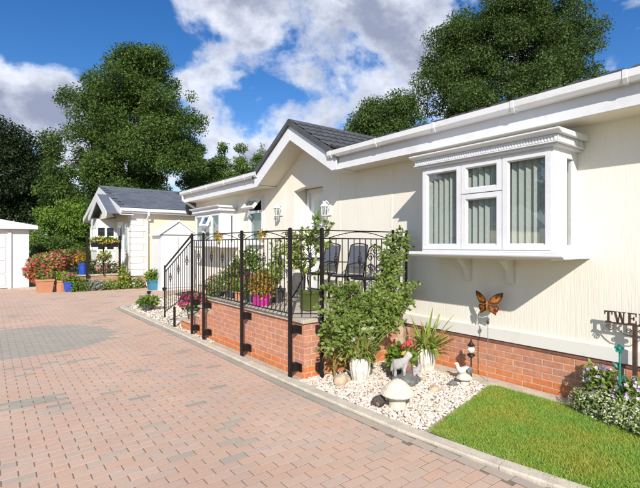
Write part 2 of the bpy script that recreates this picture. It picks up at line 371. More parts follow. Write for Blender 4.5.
def link(name, data, parent=None, loc=None):
    o = bpy.data.objects.new(name, data); col.objects.link(o)
    if parent is not None:
        o.parent = parent
        b = WL.get(parent.name, Vector((0, 0, 0)))
        o.location = (Vector(loc) if loc is not None else Vector((0, 0, 0))) - b
        WL[o.name] = Vector(loc) if loc is not None else Vector((0, 0, 0))
    else:
        if loc is not None: o.location = loc
        WL[o.name] = Vector(loc) if loc is not None else Vector((0, 0, 0))
    return o
def tag(o, label, cat, group=None):
    o['label'] = label; o['category'] = cat
    if group: o['group'] = group
    return o
def thing(name, label, cat, loc, group=None, local=False, rz=0.0):
    o = bpy.data.objects.new(name, None); col.objects.link(o); o.empty_display_size = 0.1
    o.location = loc; o.rotation_euler = (0, 0, rz)
    WL[o.name] = Vector((0, 0, 0)) if local else Vector(loc)
    return tag(o, label, cat, group)
def struct(o, label=None):
    o['kind'] = 'structure'
    if label: o['label'] = label
    return o
def stuff(o, label=None, cat=None):
    o['kind'] = 'stuff'
    if label: o['label'] = label
    if cat: o['category'] = cat
    return o
def np_mesh(name, V, F, mat, parent=None, smooth=False):
    """V (n,3) float, F (k,3|4) int"""
    me = bpy.data.meshes.new(name); V = np.ascontiguousarray(V, dtype=np.float32); F = np.ascontiguousarray(F, dtype=np.int32)
    k, w = F.shape
    me.vertices.add(len(V)); me.vertices.foreach_set('co', V.ravel())
    me.loops.add(k * w); me.loops.foreach_set('vertex_index', F.ravel())
    me.polygons.add(k); me.polygons.foreach_set('loop_start', np.arange(0, k * w, w, dtype=np.int32))
    me.polygons.foreach_set('loop_total', np.full(k, w, dtype=np.int32))
    me.polygons.foreach_set('use_smooth', np.full(k, bool(smooth), dtype=bool))
    me.update(calc_edges=True); me.materials.append(mat)
    return link(name, me, parent)
def unit(a): return a / np.maximum(np.linalg.norm(a, axis=1, keepdims=True), 1e-9)
def leaves(name, P, size, mat, parent=None, D=None, Nn=None, width=0.55, fold=0.12, jitter=1.0):
    """one folded diamond leaf at each point of P"""
    n = len(P); size = np.broadcast_to(size, (n,)) * rng.uniform(0.65, 1.3, n)
    t = rng.normal(size=(n, 3)) * jitter
    if D is not None: t = t * 0.6 + D
    t = unit(t)
    nn = rng.normal(size=(n, 3)) * 0.7
    nn = nn + (Nn if Nn is not None else np.array([0, 0, 0.6]))
    nn = unit(nn - t * np.sum(nn * t, 1, keepdims=True)); s_ = np.cross(nn, t)
    L = size[:, None]
    V = np.stack([P, P + L * 0.5 * t + s_ * L * width * 0.5 + nn * L * fold, P + L * t, P + L * 0.5 * t - s_ * L * width * 0.5 + nn * L * fold], 1).reshape(-1, 3)
    F = np.arange(4 * n).reshape(n, 4)
    return np_mesh(name, V, F, mat, parent)
def blossoms(name, P, size, mat, parent=None, Nn=None, petals=5):
    """small cupped flowers"""
    n = len(P); size = np.broadcast_to(size, (n,)) * rng.uniform(0.75, 1.2, n)
    nn = rng.normal(size=(n, 3)) * 0.5 + (Nn if Nn is not None else np.array([-0.5, -0.6, 0.6]))
    nn = unit(nn); a = unit(np.cross(nn, rng.normal(size=(n, 3)))); b = np.cross(nn, a)
    k = petals * 2; Vs = [P]
    for j in range(k):
        th = 2 * math.pi * j / k; r = (1.0 if j % 2 == 0 else 0.55)
        Vs.append(P + (a * math.cos(th) + b * math.sin(th)) * (size * r * 0.5)[:, None] + nn * (size * (0.22 if j % 2 == 0 else 0.1))[:, None])
    V = np.stack(Vs, 1).reshape(-1, 3)
    base = (np.arange(n) * (k + 1))[:, None]
    F = np.concatenate([np.concatenate([base, base + 1 + j, base + 1 + (j + 1) % k], 1) for j in range(k)], 0)
    return np_mesh(name, V, F, mat, parent)
def shell(lobes, n, inner=0.55, gap=0.0):
    """points spread in the outer layers of a set of ellipsoids, with outward normals"""
    w = np.array([(l[3] * l[4] + l[4] * l[5] + l[3] * l[5]) for l in lobes]); w = w / w.sum()
    idx = rng.choice(len(lobes), n, p=w); Lb = np.array(lobes, dtype=float)[idx]
    d = unit(rng.normal(size=(n, 3))); r = rng.uniform(inner ** 2, 1, n) ** 0.5
    P = Lb[:, :3] + d * Lb[:, 3:] * r[:, None]
    return P, unit(d / Lb[:, 3:])
def skinned(name, pts, rad, edges, mat, parent=None, sub=2):
    me = bpy.data.meshes.new(name + '_cage'); me.from_pydata(pts, edges, [])
    o = bpy.data.objects.new(name + '_cage', me); col.objects.link(o)
    md = o.modifiers.new('s', 'SKIN'); sv = me.skin_vertices[0].data
    for i, r in enumerate(rad): sv[i].radius = (r, r) if isinstance(r, (int, float)) else r
    sv[0].use_root = True
    ss = o.modifiers.new('u', 'SUBSURF'); ss.levels = sub; ss.render_levels = sub
    dg = bpy.context.evaluated_depsgraph_get(); dg.update()
    nm = bpy.data.meshes.new_from_object(o.evaluated_get(dg)); nm.name = name
    bpy.data.objects.remove(o); 
    nm.materials.clear(); nm.materials.append(mat)
    nm.polygons.foreach_set('use_smooth', [True] * len(nm.polygons))
    return link(name, nm, parent)
def chamfer_box(sx, sy, sz, b):
    """box from 0 to size with chamfered edges, shared by many pieces"""
    bm = bmesh.new(); bmesh.ops.create_cube(bm, size=1)
    for v in bm.verts: v.co = Vector(((v.co.x + .5) * sx, (v.co.y + .5) * sy, (v.co.z + .5) * sz))
    bmesh.ops.bevel(bm, geom=bm.edges[:], offset=b, segments=1, affect='EDGES')
    me = bpy.data.meshes.new('piece'); bm.to_mesh(me); bm.free(); return me

# ================================================================== GROUND
gm = MB(); gm.box(-150, 200, -60, 250, -0.6, -0.06)
struct(gm.build('ground', GROUND))

# ---- block paving
KX = [(-3.0, 3.75), (0.0, 3.30), (1.4, 3.04), (1.9, 2.965), (2.6, 2.89), (4.07, 2.835), (8.0, 2.83), (12.25, 2.77)]   # (y, x) of the kerb's outer edge
def kerb_x(y):
    for (ya, xa), (yb, xb) in zip(KX, KX[1:]):
        if ya <= y <= yb: return xa + (xb - xa) * (y - ya) / (yb - ya)
    return KX[0][1] if y < KX[0][0] else KX[-1][1]
def far_x(y):       # right-hand limit of the paving beyond the gravel corner
    if y < 12.25: return kerb_x(y)
    if y < 15.2: return 2.77 + (y - 12.25) * 0.93
    return 9.0
bed = MB(); bed.add([(-14, -3, -0.0022), (3.2, -3, -0.0022), (2.9, 3, -0.0022), (2.85, 12.2, -0.0022), (5.6, 15.2, -0.0022), (9, 15.2, -0.0022), (9, 21, -0.0022), (-14, 21, -0.0022)], [tuple(range(8))])
drive = struct(bed.build('driveway', SAND), 'block paved driveway in pink and grey pavers')
PL, PW = 0.206, 0.092
PH = 0.05
full_me = chamfer_box(PL - 0.006, PW - 0.006, PH, 0.0012)
fm = {}
for nm_, mt_ in (('p', PAV_O), ('g', PAVG_O)):
    q = full_me.copy(); q.materials.append(mt_); fm[nm_] = q
fd, rt = (math.sin(R(37.437)), math.cos(R(37.437))), (math.cos(R(37.437)), -math.sin(R(37.437)))
def proj(x, y, z=0):
    d = fd[0] * x + fd[1] * y
    if d < 0.1: return None
    return 320 + 435 * (rt[0] * x + rt[1] * y) / d, 245 - 435 * (z - 1.65) / d, d
grey_c = (0.55, 11.4)
def is_grey(x, y):
    # dark diamond inlay in the field
    return math.hypot(x - 0.52, y - 9.12) < 1.4
cells = []
r0 = random.Random(3)
ny0, ny1 = int(1.0 / PW), int(20.6 / PW)
for j in range(ny0, ny1):
    y = j * PW; lim = far_x(y + PW / 2) - (0.112 if y < 15 else 0)
    x = -2.6 + (PL / 2 if j % 2 else 0)
    left = -2.6
    while x < lim:
        x1 = min(x + PL, lim)
        if x1 - x > 0.05:
            cx, cy = (x + x1) / 2, y + PW / 2
            q = proj(cx, cy)
            if q and -60 < q[0] < 720 and q[1] < 540:
                g_ = is_grey(cx, cy) or (r0.random() < 0.035) or (math.sin(cx * 2.1 + cy * 1.3) * math.sin(cx * 1.2 - cy * 2.3 + 1) > 0.7 and r0.random() < 0.3)
                cells.append((q[2], x, x1, y, y + PW, g_, -30 < q[0] < 660 and q[1] < 495))
        x = x1 if x1 >= lim else x + PL
# stretcher border along the kerb
y = 1.0
while y < 12.2:
    xk = kerb_x(y + PL / 2)
    q = proj(xk - 0.05, y + 0.1)
    if q and q[0] < 720: cells.append((q[2], xk - 0.106, xk - 0.008, y, y + PL, True, q[1] < 495))
    y += PL
cells.sort()
nobj = 0; rest = []
for d_, x0, x1, y0, y1, g_, inside in cells:
    if inside and nobj < 300:
        dz = r0.uniform(-0.0010, 0.0010)
        o = link('paver', fm['g' if g_ else 'p'], drive, (x0 + 0.0045, y0 + 0.003, -PH + dz))
        sx = (x1 - x0 - 0.009) / (PL - 0.006); sy = (y1 - y0 - 0.006) / (PW - 0.006)
        o.scale = (sx, sy, 1); o.rotation_euler = (r0.uniform(-.004, .004), r0.uniform(-.003, .003), r0.uniform(-.008, .008))
        nobj += 1
    else: rest.append((x0, x1, y0, y1, g_))
for gflag, mt_ in ((False, PAV_I), (True, PAVG_I)):
    A = np.array([r_[:4] for r_ in rest if r_[4] == gflag]); n = len(A)
    b = 0.0026; c_ = 0.0012
    x0, x1, y0, y1 = A[:, 0] + b * 1.7, A[:, 1] - b * 1.7, A[:, 2] + b, A[:, 3] - b
    dz = rng.uniform(-.0010, .0010, n)
    tl = rng.uniform(-.0007, .0007, (n, 4))
    top = [np.stack([xx, yy, dz + tl[:, k]], 1) for k, (xx, yy) in enumerate([(x0 + c_, y0 + c_), (x1 - c_, y0 + c_), (x1 - c_, y1 - c_), (x0 + c_, y1 - c_)])]
    bot = [np.stack([xx, yy, dz * 0 - 0.02], 1) for xx, yy in [(x0, y0), (x1, y0), (x1, y1), (x0, y1)]]
    mid = [np.stack([xx, yy, dz - 0.0012], 1) for xx, yy in [(x0, y0), (x1, y0), (x1, y1), (x0, y1)]]
    V = np.stack(top + mid + bot, 1).reshape(-1, 3); bse = (np.arange(n) * 12)[:, None]
    F = [bse + np.array([0, 1, 2, 3])]
    for k in range(4):
        k2 = (k + 1) % 4
        F.append(bse + np.array([k, k + 4, k2 + 4, k2])); F.append(bse + np.array([k + 4, k + 8, k2 + 8, k2 + 4]))
    o = np_mesh('paver_field', V, np.concatenate(F, 0), mt_, drive); stuff(o)
# ---- kerb of concrete edging blocks
kerb = thing('concrete_kerb', 'pale concrete edging kerb between block paving and garden bed', 'kerb', (2.9, 5, 0))
pts = []
y = -1.0
while y < 12.25: pts.append((kerb_x(y), y)); y += 0.914
pts += [(2.77, 12.27)]; 
kpath = pts + [(3.4, 12.95), (4.03, 13.63), (4.66, 14.3), (5.3, 15.0)]
for (xa, ya), (xb, yb) in zip(kpath, kpath[1:]):
    a, b = Vector((xa, ya, 0)), Vector((xb, yb, 0)); t = (b - a).normalized(); nrm = Vector((t.y, -t.x, 0))
    w = 0.125; e = t * 0.004; zt = 0.026 + random.uniform(-.003, .003)
    mb = MB(); q = [a + e, b - e, b - e + nrm * w, a + e + nrm * w]
    qi = [q[0] + nrm * .012, q[1] + nrm * .012, q[2], q[3]]
    mb.add([(p.x, p.y, -0.1) for p in q] + [(p.x, p.y, zt - .012) for p in q] + [(p.x, p.y, zt) for p in qi],
           [(0, 3, 2, 1), (0, 1, 5, 4), (1, 2, 6, 5), (2, 3, 7, 6), (3, 0, 4, 7), (4, 5, 9, 8), (5, 6, 10, 9), (6, 7, 11, 10), (7, 4, 8, 11), (8, 9, 10, 11)])
    mb.build('kerb_block', CONC, kerb)

# ---- gravel bed and lawn
def inside_poly(P, poly):
    x, y = P[:, 0], P[:, 1]; ins = np.zeros(len(P), bool); n = len(poly)
    for i in range(n):
        (xa, ya), (xb, yb) = poly[i], poly[(i + 1) % n]
        c_ = ((ya > y) != (yb > y)) & (x < (xb - xa) * (y - ya) / (yb - ya + 1e-12) + xa); ins ^= c_
    return ins
def poly_pts(poly, n):
    a = np.array(poly); out = np.zeros((0, 2))
    while len(out) < n:
        q = rng.uniform(a.min(0), a.max(0), (n * 2, 2)); out = np.concatenate([out, q[inside_poly(q, poly)]])
    return out[:n]
BED1 = [(2.95, 4.40), (2.95, 2.62), (3.02, 2.50), (3.5, 2.60), (4.1, 2.72), (4.62, 2.82), (4.72, 2.95), (4.72, 4.36), (3.1, 4.36)]
BED2 = [(2.93, 7.0), (4.9, 7.0), (4.9, 14.5), (4.75, 14.25), (2.92, 12.25)]
FRONT = [(2.95, 4.38), (3.1, 4.38), (3.1, 8.9), (2.95, 8.9)]
def flat(name, poly, z, mat):
    mb = MB(); n = len(poly)
    return mb.add([(x, y, z) for x, y in poly], [tuple(range(n))]).build(name, mat)
gb = struct(flat('gravel_bed', [(2.95, 2.3), (4.95, 2.7), (4.95, 15), (2.95, 12.3)], -0.012, GRAVELB))
# icosahedron stones
bm = bmesh.new(); bmesh.ops.create_icosphere(bm, subdivisions=1, radius=1.0)
ICO = np.array([v.co[:] for v in bm.verts]); ICF = np.array([[v.index for v in f.verts] for f in bm.faces]); bm.free()
def pebble(name, XY, size, mat, z=0.0, parent=None):
    n = len(XY)
    S = size * rng.uniform(0.55, 1.35, (n, 1, 1)) * np.stack([rng.uniform(.75, 1.3, n), rng.uniform(.6, 1.1, n), rng.uniform(.4, .75, n)], 1)[:, None, :]
    J = ICO[None] * S * rng.uniform(0.72, 1.15, (n, len(ICO), 1))
    th = rng.uniform(0, 6.28, n); tx = rng.normal(0, .35, n)
    cx, sx = np.cos(tx)[:, None], np.sin(tx)[:, None]
    y2 = J[..., 1] * cx - J[..., 2] * sx; z2 = J[..., 1] * sx + J[..., 2] * cx
    c_, s_ = np.cos(th)[:, None], np.sin(th)[:, None]
    V = np.stack([J[..., 0] * c_ - y2 * s_, J[..., 0] * s_ + y2 * c_, z2], -1)
    V[..., 0] += XY[:, 0:1]; V[..., 1] += XY[:, 1:2]; V[..., 2] += z + rng.uniform(-.004, .014, (n, 1))
    F = (ICF[None] + (np.arange(n) * len(ICO))[:, None, None]).reshape(-1, 3)
    return np_mesh(name, V.reshape(-1, 3), F, mat, parent)
g1 = pebble('gravel', poly_pts(BED1, 9000), 0.0155, STONES)
stuff(g1, 'white and buff stone chippings in the bed by the lawn', 'gravel')
g2 = pebble('gravel', poly_pts(BED2, 6200), 0.02, STONES)
stuff(g2, 'white stone chippings around the foot of the steps', 'gravel')

LAWN = [(3.08, 2.44), (3.10, 1.9), (3.17, 1.4), (3.42, 0.0), (3.6, -1.0), (4.66, -1.0), (4.66, 2.68), (4.58, 2.76), (4.2, 2.66), (3.6, 2.52)]
lawn = struct(flat('lawn', LAWN, 0.012, TURF))
gp = poly_pts([(3.08, 2.46), (3.09, 1.9), (3.15, 1.4), (3.32, 0.6), (4.66, 0.6), (4.66, 2.72), (4.58, 2.79), (4.2, 2.69), (3.6, 2.55)], 120000)
n = len(gp); gp = gp + np.clip(rng.normal(0, .012, gp.shape), -.03, .03); hgt = rng.uniform(0.016, 0.044, n); ang = rng.uniform(0, 6.28, n); lean = rng.normal(0, .45, (n, 2)) * hgt[:, None]
# patchy: thinner and shorter near the kerb
near = np.clip((gp[:, 0] - 3.1) / 0.35, 0.15, 1); keep = rng.uniform(size=n) < 0.25 + 0.75 * near
gp, hgt, ang, lean = gp[keep], (hgt * (0.55 + 0.45 * near))[keep], ang[keep], lean[keep]; n = len(gp)
w = rng.uniform(.0016, .0032, n)
B = np.column_stack([gp, np.full(n, 0.012)]); dx = np.column_stack([np.cos(ang) * w, np.sin(ang) * w, np.zeros(n)])
T = B + np.column_stack([lean, hgt]); M_ = B + np.column_stack([lean * .35, hgt * .6])
V = np.stack([B - dx, B + dx, M_ + dx * .8, T, M_ - dx * .8], 1).reshape(-1, 3); bse = (np.arange(n) * 5)[:, None]
F = np.concatenate([bse + np.array([0, 1, 2]), bse + np.array([0, 2, 4]), bse + np.array([4, 2, 3])], 0)
stuff(np_mesh('grass', V, F, GRASS), 'short green mown lawn grass with dry patches by the kerb', 'grass')
strip = MB().box(4.66, 4.9, -4, 4.36, -0.1, 0.022)
struct(strip.build('path_strip', CONC), 'narrow concrete strip along the brick plinth')

# ================================================================== MAIN PARK HOME
W = 4.92                                       # front wall plane
home = thing('park_home', 'cream park home with bay window, brick plinth and small porch gable', 'house', (W, 6, 0))
def seg(mb, y0, y1, z0, z1, x0=W, t=0.12): mb.box(x0, x0 + t, y0, y1, z0, z1)
Z0, ZT = 0.64, 2.95
wm = MB()
seg(wm, -4, 2.0, Z0, ZT)
seg(wm, 2.0, 3.58, Z0, 1.56); seg(wm, 2.0, 3.58, 2.64, ZT)
seg(wm, 3.58, 6.34, Z0, ZT)
seg(wm, 7.29, 8.50, Z0, ZT)
seg(wm, 8.50, 9.18, Z0, 1.70); seg(wm, 8.50, 9.18, 2.76, ZT)
seg(wm, 9.18, 9.9, Z0, ZT)
seg(wm, 9.9, 11.5, Z0, 1.6); seg(wm, 9.9, 11.5, 2.5, ZT)
seg(wm, 11.5, 12.45, Z0, ZT)
# door recess head, a shallow arch
arc = [(7.29, ZT), (6.34, ZT), (6.34, 2.73)] + [(6.34 + 0.95 * k / 10, 2.73 + 0.06 * math.sin(math.pi * k / 10)) for k in range(1, 10)] + [(7.29, 2.73)]
wm.prism(arc, 'x', W, W + 0.12)
# recess sides, back head
wm.box(W + .12, W + .42, 6.26, 6.34, Z0, 2.9); wm.box(W + .12, W + .42, 7.29, 7.37, Z0, 2.9)
wm.box(W + .12, W + .42, 6.26, 7.37, 2.795, 2.9)
# gable triangle
wm.prism([(5.52, ZT), (7.92, ZT), (6.72, 3.66)], 'x', W, W + 0.12)
# end walls and back
wm.box(W + .12, 9.4, 12.33, 12.45, Z0, ZT); wm.box(W + .12, 9.4, -4, -3.88, Z0, ZT); wm.box(9.4, 9.52, -4, 12.45, Z0, ZT)
wm.build('wall', CREAM, home)
# panel cover strips
for yy in (1.02, 4.62, 5.86, 7.62, 9.55):
    MB().box(W - .004, W, yy - .02, yy + .02, Z0, 2.9).build('cover_strip', CREAM, home)
# rooms behind the windows
rm = MB(); rm.box(W + .12, 8.0, 1.0, 5.0, 0.70, 0.74, 1); rm.box(7.9, 8.0, 1.0, 5.0, .74, 2.8); rm.box(W + .12, 7.9, 1.0, 1.06, .74, 2.8)
rm.box(W + .12, 7.9, 4.94, 5.0, .74, 2.8); rm.box(W + .12, 8.0, 1.0, 5.0, 2.8, 2.84)
rm.box(W + .12, 8.0, 8.0, 12.0, .70, .74, 1); rm.box(7.9, 8, 8, 12, .74, 2.8); rm.box(W + .12, 8, 8, 12, 2.8, 2.84)
rm.build('room', [ROOM, CARPET], home)
# skirting board between panel and plinth, dark edge course beneath
MB().box(W - .03, W + .12, -4, 12.45, 0.50, Z0).build('skirting_board', SKIRT, home, bevel=.004)
# ---- plinth
plinth = MB().box(W + .004, W + .2, -4, 12.4, -0.1, 0.50).build('brick_plinth', MORTAR, home)
BL, BH, BD = 0.215, 0.065, 0.05
br_full = chamfer_box(BD, BL, BH, 0.003); br_half = chamfer_box(BD, BL / 2 - .005, BH, 0.003)
brm = {}
for k_, mt_ in (('r', BRICK), ('o', BRICKO)):
    for hname, me_ in (('f', br_full), ('h', br_half)):
        q = me_.copy(); q.materials.append(mt_); brm[k_ + hname] = q
rb = random.Random(5)
for c_ in range(6):
    z = 0.012 + c_ * 0.0735
    y = 0.55 + (0.1125 if c_ % 2 else 0)
    while y < 4.36:
        if y + BL < 4.37:
            o = link('brick', brm[('o' if c_ < 2 else 'r') + 'f'], plinth, (W + rb.uniform(-.002, .0015), y, z)); o.scale.z = 0.97
        y += 0.225
y = 0.55
on_edge = chamfer_box(0.06, 0.222, 0.038, 0.003); on_edge.materials.append(BRICKD)
while y < 4.36:
    link('brick', on_edge, plinth, (W - 0.012, y, 0.458)); y += 0.225

# ---- fascia, gutter, main roof
def pair(name, fn, mat, **k):
    for a, b in ((-4.0, 5.42), (8.02, 12.3)): fn(MB(), a, b).build(name, mat, home, **k)
FX = 4.50
pair('fascia', lambda q, a, b: q.box(FX, FX + .025, a, b, 2.87, 3.12), WHITE, bevel=.003)
pair('soffit', lambda q, a, b: q.box(FX + .025, W, a, b, 2.885, 2.90), CREAM2)
gprof = [(FX - .002 - .115, 3.165), (FX - .115, 3.10), (FX - .09, 3.062), (FX - .03, 3.062), (FX - .004, 3.09), (FX - .004, 3.165), (FX - .016, 3.165), (FX - .018, 3.10), (FX - .04, 3.075), (FX - .08, 3.075), (FX - .102, 3.105), (FX - .104, 3.165)]
def gut(q, a, b):
    prof = gprof; return q.prism(prof, 'y', a, b)
for a, b in ((-4.0, 5.55), (7.93, 12.36)):
    g_ = gut(MB(), a, b).build('gutter', WHITE2, home)
    y = a + 0.27 if a < 0 else a + .5
    while y < b:
        MB().prism([(FX - .123, 3.17), (FX - .121, 3.095), (FX - .093, 3.054), (FX - .027, 3.054), (FX + .0, 3.09), (FX + .0, 3.172)], 'y', y, y + .035).build('gutter_clip', WHITE2, g_)
        y += 1.02
# downpipe at the far end
MB().tube([(FX - .06, 12.25, 3.07), (FX - .06, 12.25, 2.93), (4.8, 12.25, 2.72), (4.86, 12.25, 2.6), (4.86, 12.25, 0.1)], .034, 10).build('downpipe', WHITE2, home, smooth=True)
P_ = 0.33
def mz(x): return 3.16 + (min(x, 14.4 - x) - 4.40) * P_
NOTCH = [(4.40, -4.1), (4.40, 5.37), (6.74, 6.72), (4.40, 8.07), (4.40, 12.55), (7.2, 12.55), (7.2, -4.1)]
rm_ = MB(); k = len(NOTCH)
rm_.add([(x, y, mz(x)) for x, y in NOTCH] + [(x, y, mz(x) - .06) for x, y in NOTCH], [tuple(range(k)), tuple(range(2 * k - 1, k - 1, -1))] + [(a, a + k, (a + 1) % k + k, (a + 1) % k) for a in range(k)])
rm_.add([(7.2, -4.1, mz(7.2)), (10, -4.1, 3.16), (10, 12.55, 3.16), (7.2, 12.55, mz(7.2)), (7.2, -4.1, mz(7.2) - .06), (10, -4.1, 3.10), (10, 12.55, 3.10), (7.2, 12.55, mz(7.2) - .06)],
        [(0, 1, 2, 3), (7, 6, 5, 4), (0, 4, 5, 1), (1, 5, 6, 2), (2, 6, 7, 3)])
for yy in (-4.0, 12.33): rm_.prism([(4.9, 2.95), (9.5, 2.95), (9.5, 3.25), (7.2, mz(7.2) - .07), (4.9, 3.25)], 'y', yy, yy + .12)
roof = rm_.build('roof', TILE, home)
em = MB(); y = -0.5
while y < 12.5:
    if not (5.5 < y < 7.75):
        em.prism([(y, 3.165), (y + .26, 3.165), (y + .24, 3.18), (y + .2, 3.186), (y + .05, 3.186), (y + .02, 3.178)], 'x', 4.385, 4.75)
    y += 0.265
stuff(em.build('eaves_tiles', TILE, roof))
# ---- porch gable
AY, AZ, SL = 6.72, 3.93, 0.60
GX = 4.44
def gz(y): return AZ - SL * abs(y - AY)
HW = 1.34
def chev(top, bot, hw):
    """inverted V outline between two offsets under the roof line"""
    return [(AY - hw, gz(AY - hw) - bot), (AY - hw, gz(AY - hw) - top), (AY, AZ - top), (AY + hw, gz(AY + hw) - top), (AY + hw, gz(AY + hw) - bot), (AY, AZ - bot)]
MB().prism([(AY - HW, gz(AY - HW) - .055), (AY, AZ - .055), (AY, AZ - .34), (AY - HW + .11, 2.86), (AY - HW, 2.86)], 'x', GX, GX + .03).build('bargeboard', WHITE, home, bevel=.003)
MB().prism([(AY + HW, gz(AY + HW) - .055), (AY, AZ - .055), (AY, AZ - .34), (AY + HW - .11, 2.86), (AY + HW, 2.86)], 'x', GX, GX + .03).build('bargeboard', WHITE, home, bevel=.003)
for s_ in (-1, 1):      # sloping soffit boards under the gable
    MB().prism([(AY, AZ - .30), (AY + s_ * 1.22, gz(AY + 1.22) - .30), (AY + s_ * 1.22, gz(AY + 1.22) - .28), (AY, AZ - .28)], 'x', GX + .03, W + .1).build('gable_soffit', CREAM2, home)
    MB().box(GX + .03, W, AY + s_ * HW, AY + s_ * (HW - .12), 2.87, 2.89).build('box_end', WHITE, home)
groof = MB()
for s_ in (-1, 1):
    foot = AY + s_ * (HW + .02); fz = gz(foot)
    xi = 4.40 + (AZ - 3.16) / P_
    groof.add([(GX - .02, foot, fz), (GX - .02, AY, AZ), (xi, AY, AZ), (4.45, foot, fz), (GX - .02, foot, fz - .05), (GX - .02, AY, AZ - .05), (xi, AY, AZ - .05), (4.45, foot, fz - .05)],
              [(0, 1, 2, 3), (4, 7, 6, 5), (0, 4, 5, 1), (3, 2, 6, 7), (0, 3, 7, 4)])
gr = groof.build('gable_roof', TILE, home)
for s_ in (-1, 1):      # dark dry-verge trims
    foot = AY + s_ * (HW + .03)
    MB().prism([(foot, gz(foot) + .03), (AY, AZ + .03), (AY, AZ - .07), (foot, gz(foot) - .07)], 'x', GX - .045, GX - .004).build('verge_trim', TILE, home)
# interlocking tiles on the near slope, ridge caps
cosl = 1 / math.sqrt(1 + SL * SL)
tile_me = MB()
tw, tl_ = 0.29, 0.275
prof = [(0, 0), (.02, .012), (.06, .022), (.10, .012), (.13, .004), (.16, .012), (.20, .022), (.25, .012), (.29, 0)]
for i in range(len(prof) - 1):
    (xa, ha), (xb, hb) = prof[i], prof[i + 1]
    tile_me.add([(xa, 0, ha + .028), (xb, 0, hb + .028), (xb, -tl_, hb + .052), (xa, -tl_, ha + .052), (xb, -tl_, hb + .012), (xa, -tl_, ha + .012)],
                [(0, 1, 2, 3), (3, 2, 4, 5)])
tme = tile_me.mesh('tile'); tme.materials.append(TILE)
slope_rot = math.atan(SL)
for k in range(5):
    sd_ = 0.02 + k * 0.262
    ytop = AY - sd_ * cosl; ztop = AZ - sd_ * cosl * SL
    yb_ = AY - (sd_ + .26) * cosl
    xmax = 4.40 + (gz(yb_) - 3.16) / P_ + .35
    x = GX - .02
    while x < xmax:
        o = link('roof_tile', tme, gr, (x, ytop, ztop)); o.rotation_euler = (slope_rot, 0, 0)
        x += tw
x = GX - .03
while x < 6.7:
    MB().prism([(AY - .11, AZ - .035), (AY - .05, AZ + .03), (AY, AZ + .05), (AY + .05, AZ + .03), (AY + .11, AZ - .035)], 'x', x, min(x + .30, 6.75)).build('ridge_tile', TILE, gr)
    x += .305

# ---- front door in its recess
dr = MB().box(W + .34, W + .38, 6.36, 7.27, .78, 2.78).build('door', DOORM, home)
for a, b in ((6.36, 6.44), (7.19, 7.27)): MB().box(W + .30, W + .34, a, b, .78, 2.78).build('door_frame', WHITE, dr)
MB().box(W + .30, W + .34, 6.44, 7.19, 2.70, 2.78).build('door_frame', WHITE, dr)
for a, b in ((6.56, 6.76), (6.86, 7.06)): 
    MB().box(W + .325, W + .338, a, b, 1.55, 2.55).build('door_pane', GLASSD, dr)
    MB().box(W + .332, W + .339, a - .02, b + .02, .95, 1.4).build('door_panel', WHITE, dr)
MB().tube([(W + .34, 6.5, 1.72), (W + .29, 6.5, 1.72), (W + .29, 6.61, 1.72)], .01, 6).build('door_handle', ROD, dr)
# ---- wall lanterns
def lantern(y, z, label):
    t = thing('wall_lantern', label, 'lantern', (W, y, z), 'lanterns either side of the porch door')
    MB().box(W - .02, W, y - .05, y + .05, z - .10, z + .12).build('back_plate', LANTERN, t, bevel=.004)
    MB().tube([(W - .01, y, z + .10), (W - .09, y, z + .16), (W - .13, y, z + .13)], .012, 6).build('arm', LANTERN, t)
    b = MB()
    for k in range(6):
        a = k * math.pi / 3; b.tube([(W - .13 + .055 * math.cos(a), y + .055 * math.sin(a), z - .10), (W - .13 + .068 * math.cos(a), y + .068 * math.sin(a), z + .06)], .006, 5)
    b.build('cage', LANTERN, t)
    MB().lathe([(.082, .055), (.078, .075), (.05, .10), (.02, .125), (.012, .15)], (W - .13, y, z), 12).build('cap', LANTERN, t)
    MB().lathe([(.012, -.15), (.03, -.125), (.06, -.108), (.062, -.095)], (W - .13, y, z), 12).build('base', LANTERN, t)
    MB().lathe([(.045, -.095), (.055, .055)], (W - .13, y, z), 10).build('glass_body', GLASSD, t)
lantern(7.74, 2.36, 'white wall lantern on the cream wall left of the porch door')
lantern(6.12, 2.28, 'white wall lantern on the cream wall right of the porch door')

# ---- windows
def light(parent, x, y0, y1, z0, z1, fw=.055, depth=.06, gl=GLASS, name='window_light'):
    """a glazed sash in a plane of constant x, facing -x"""
    s = MB()
    s.box(x, x + depth, y0, y0 + fw, z0, z1); s.box(x, x + depth, y1 - fw, y1, z0, z1)
    s.box(x, x + depth, y0 + fw, y1 - fw, z0, z0 + fw); s.box(x, x + depth, y0 + fw, y1 - fw, z1 - fw, z1)
    b = .012   # glazing bead, set back
    q = x + .018
    s.box(q, q + .02, y0 + fw, y0 + fw + b, z0 + fw, z1 - fw); s.box(q, q + .02, y1 - fw - b, y1 - fw, z0 + fw, z1 - fw)
    s.box(q, q + .02, y0 + fw + b, y1 - fw - b, z0 + fw, z0 + fw + b); s.box(q, q + .02, y0 + fw + b, y1 - fw - b, z1 - fw - b, z1 - fw)
    o = s.build(name, WHITE, parent)
    MB().box(x + .030, x + .034, y0 + fw, y1 - fw, z0 + fw, z1 - fw).build('pane', gl, o)
    return o
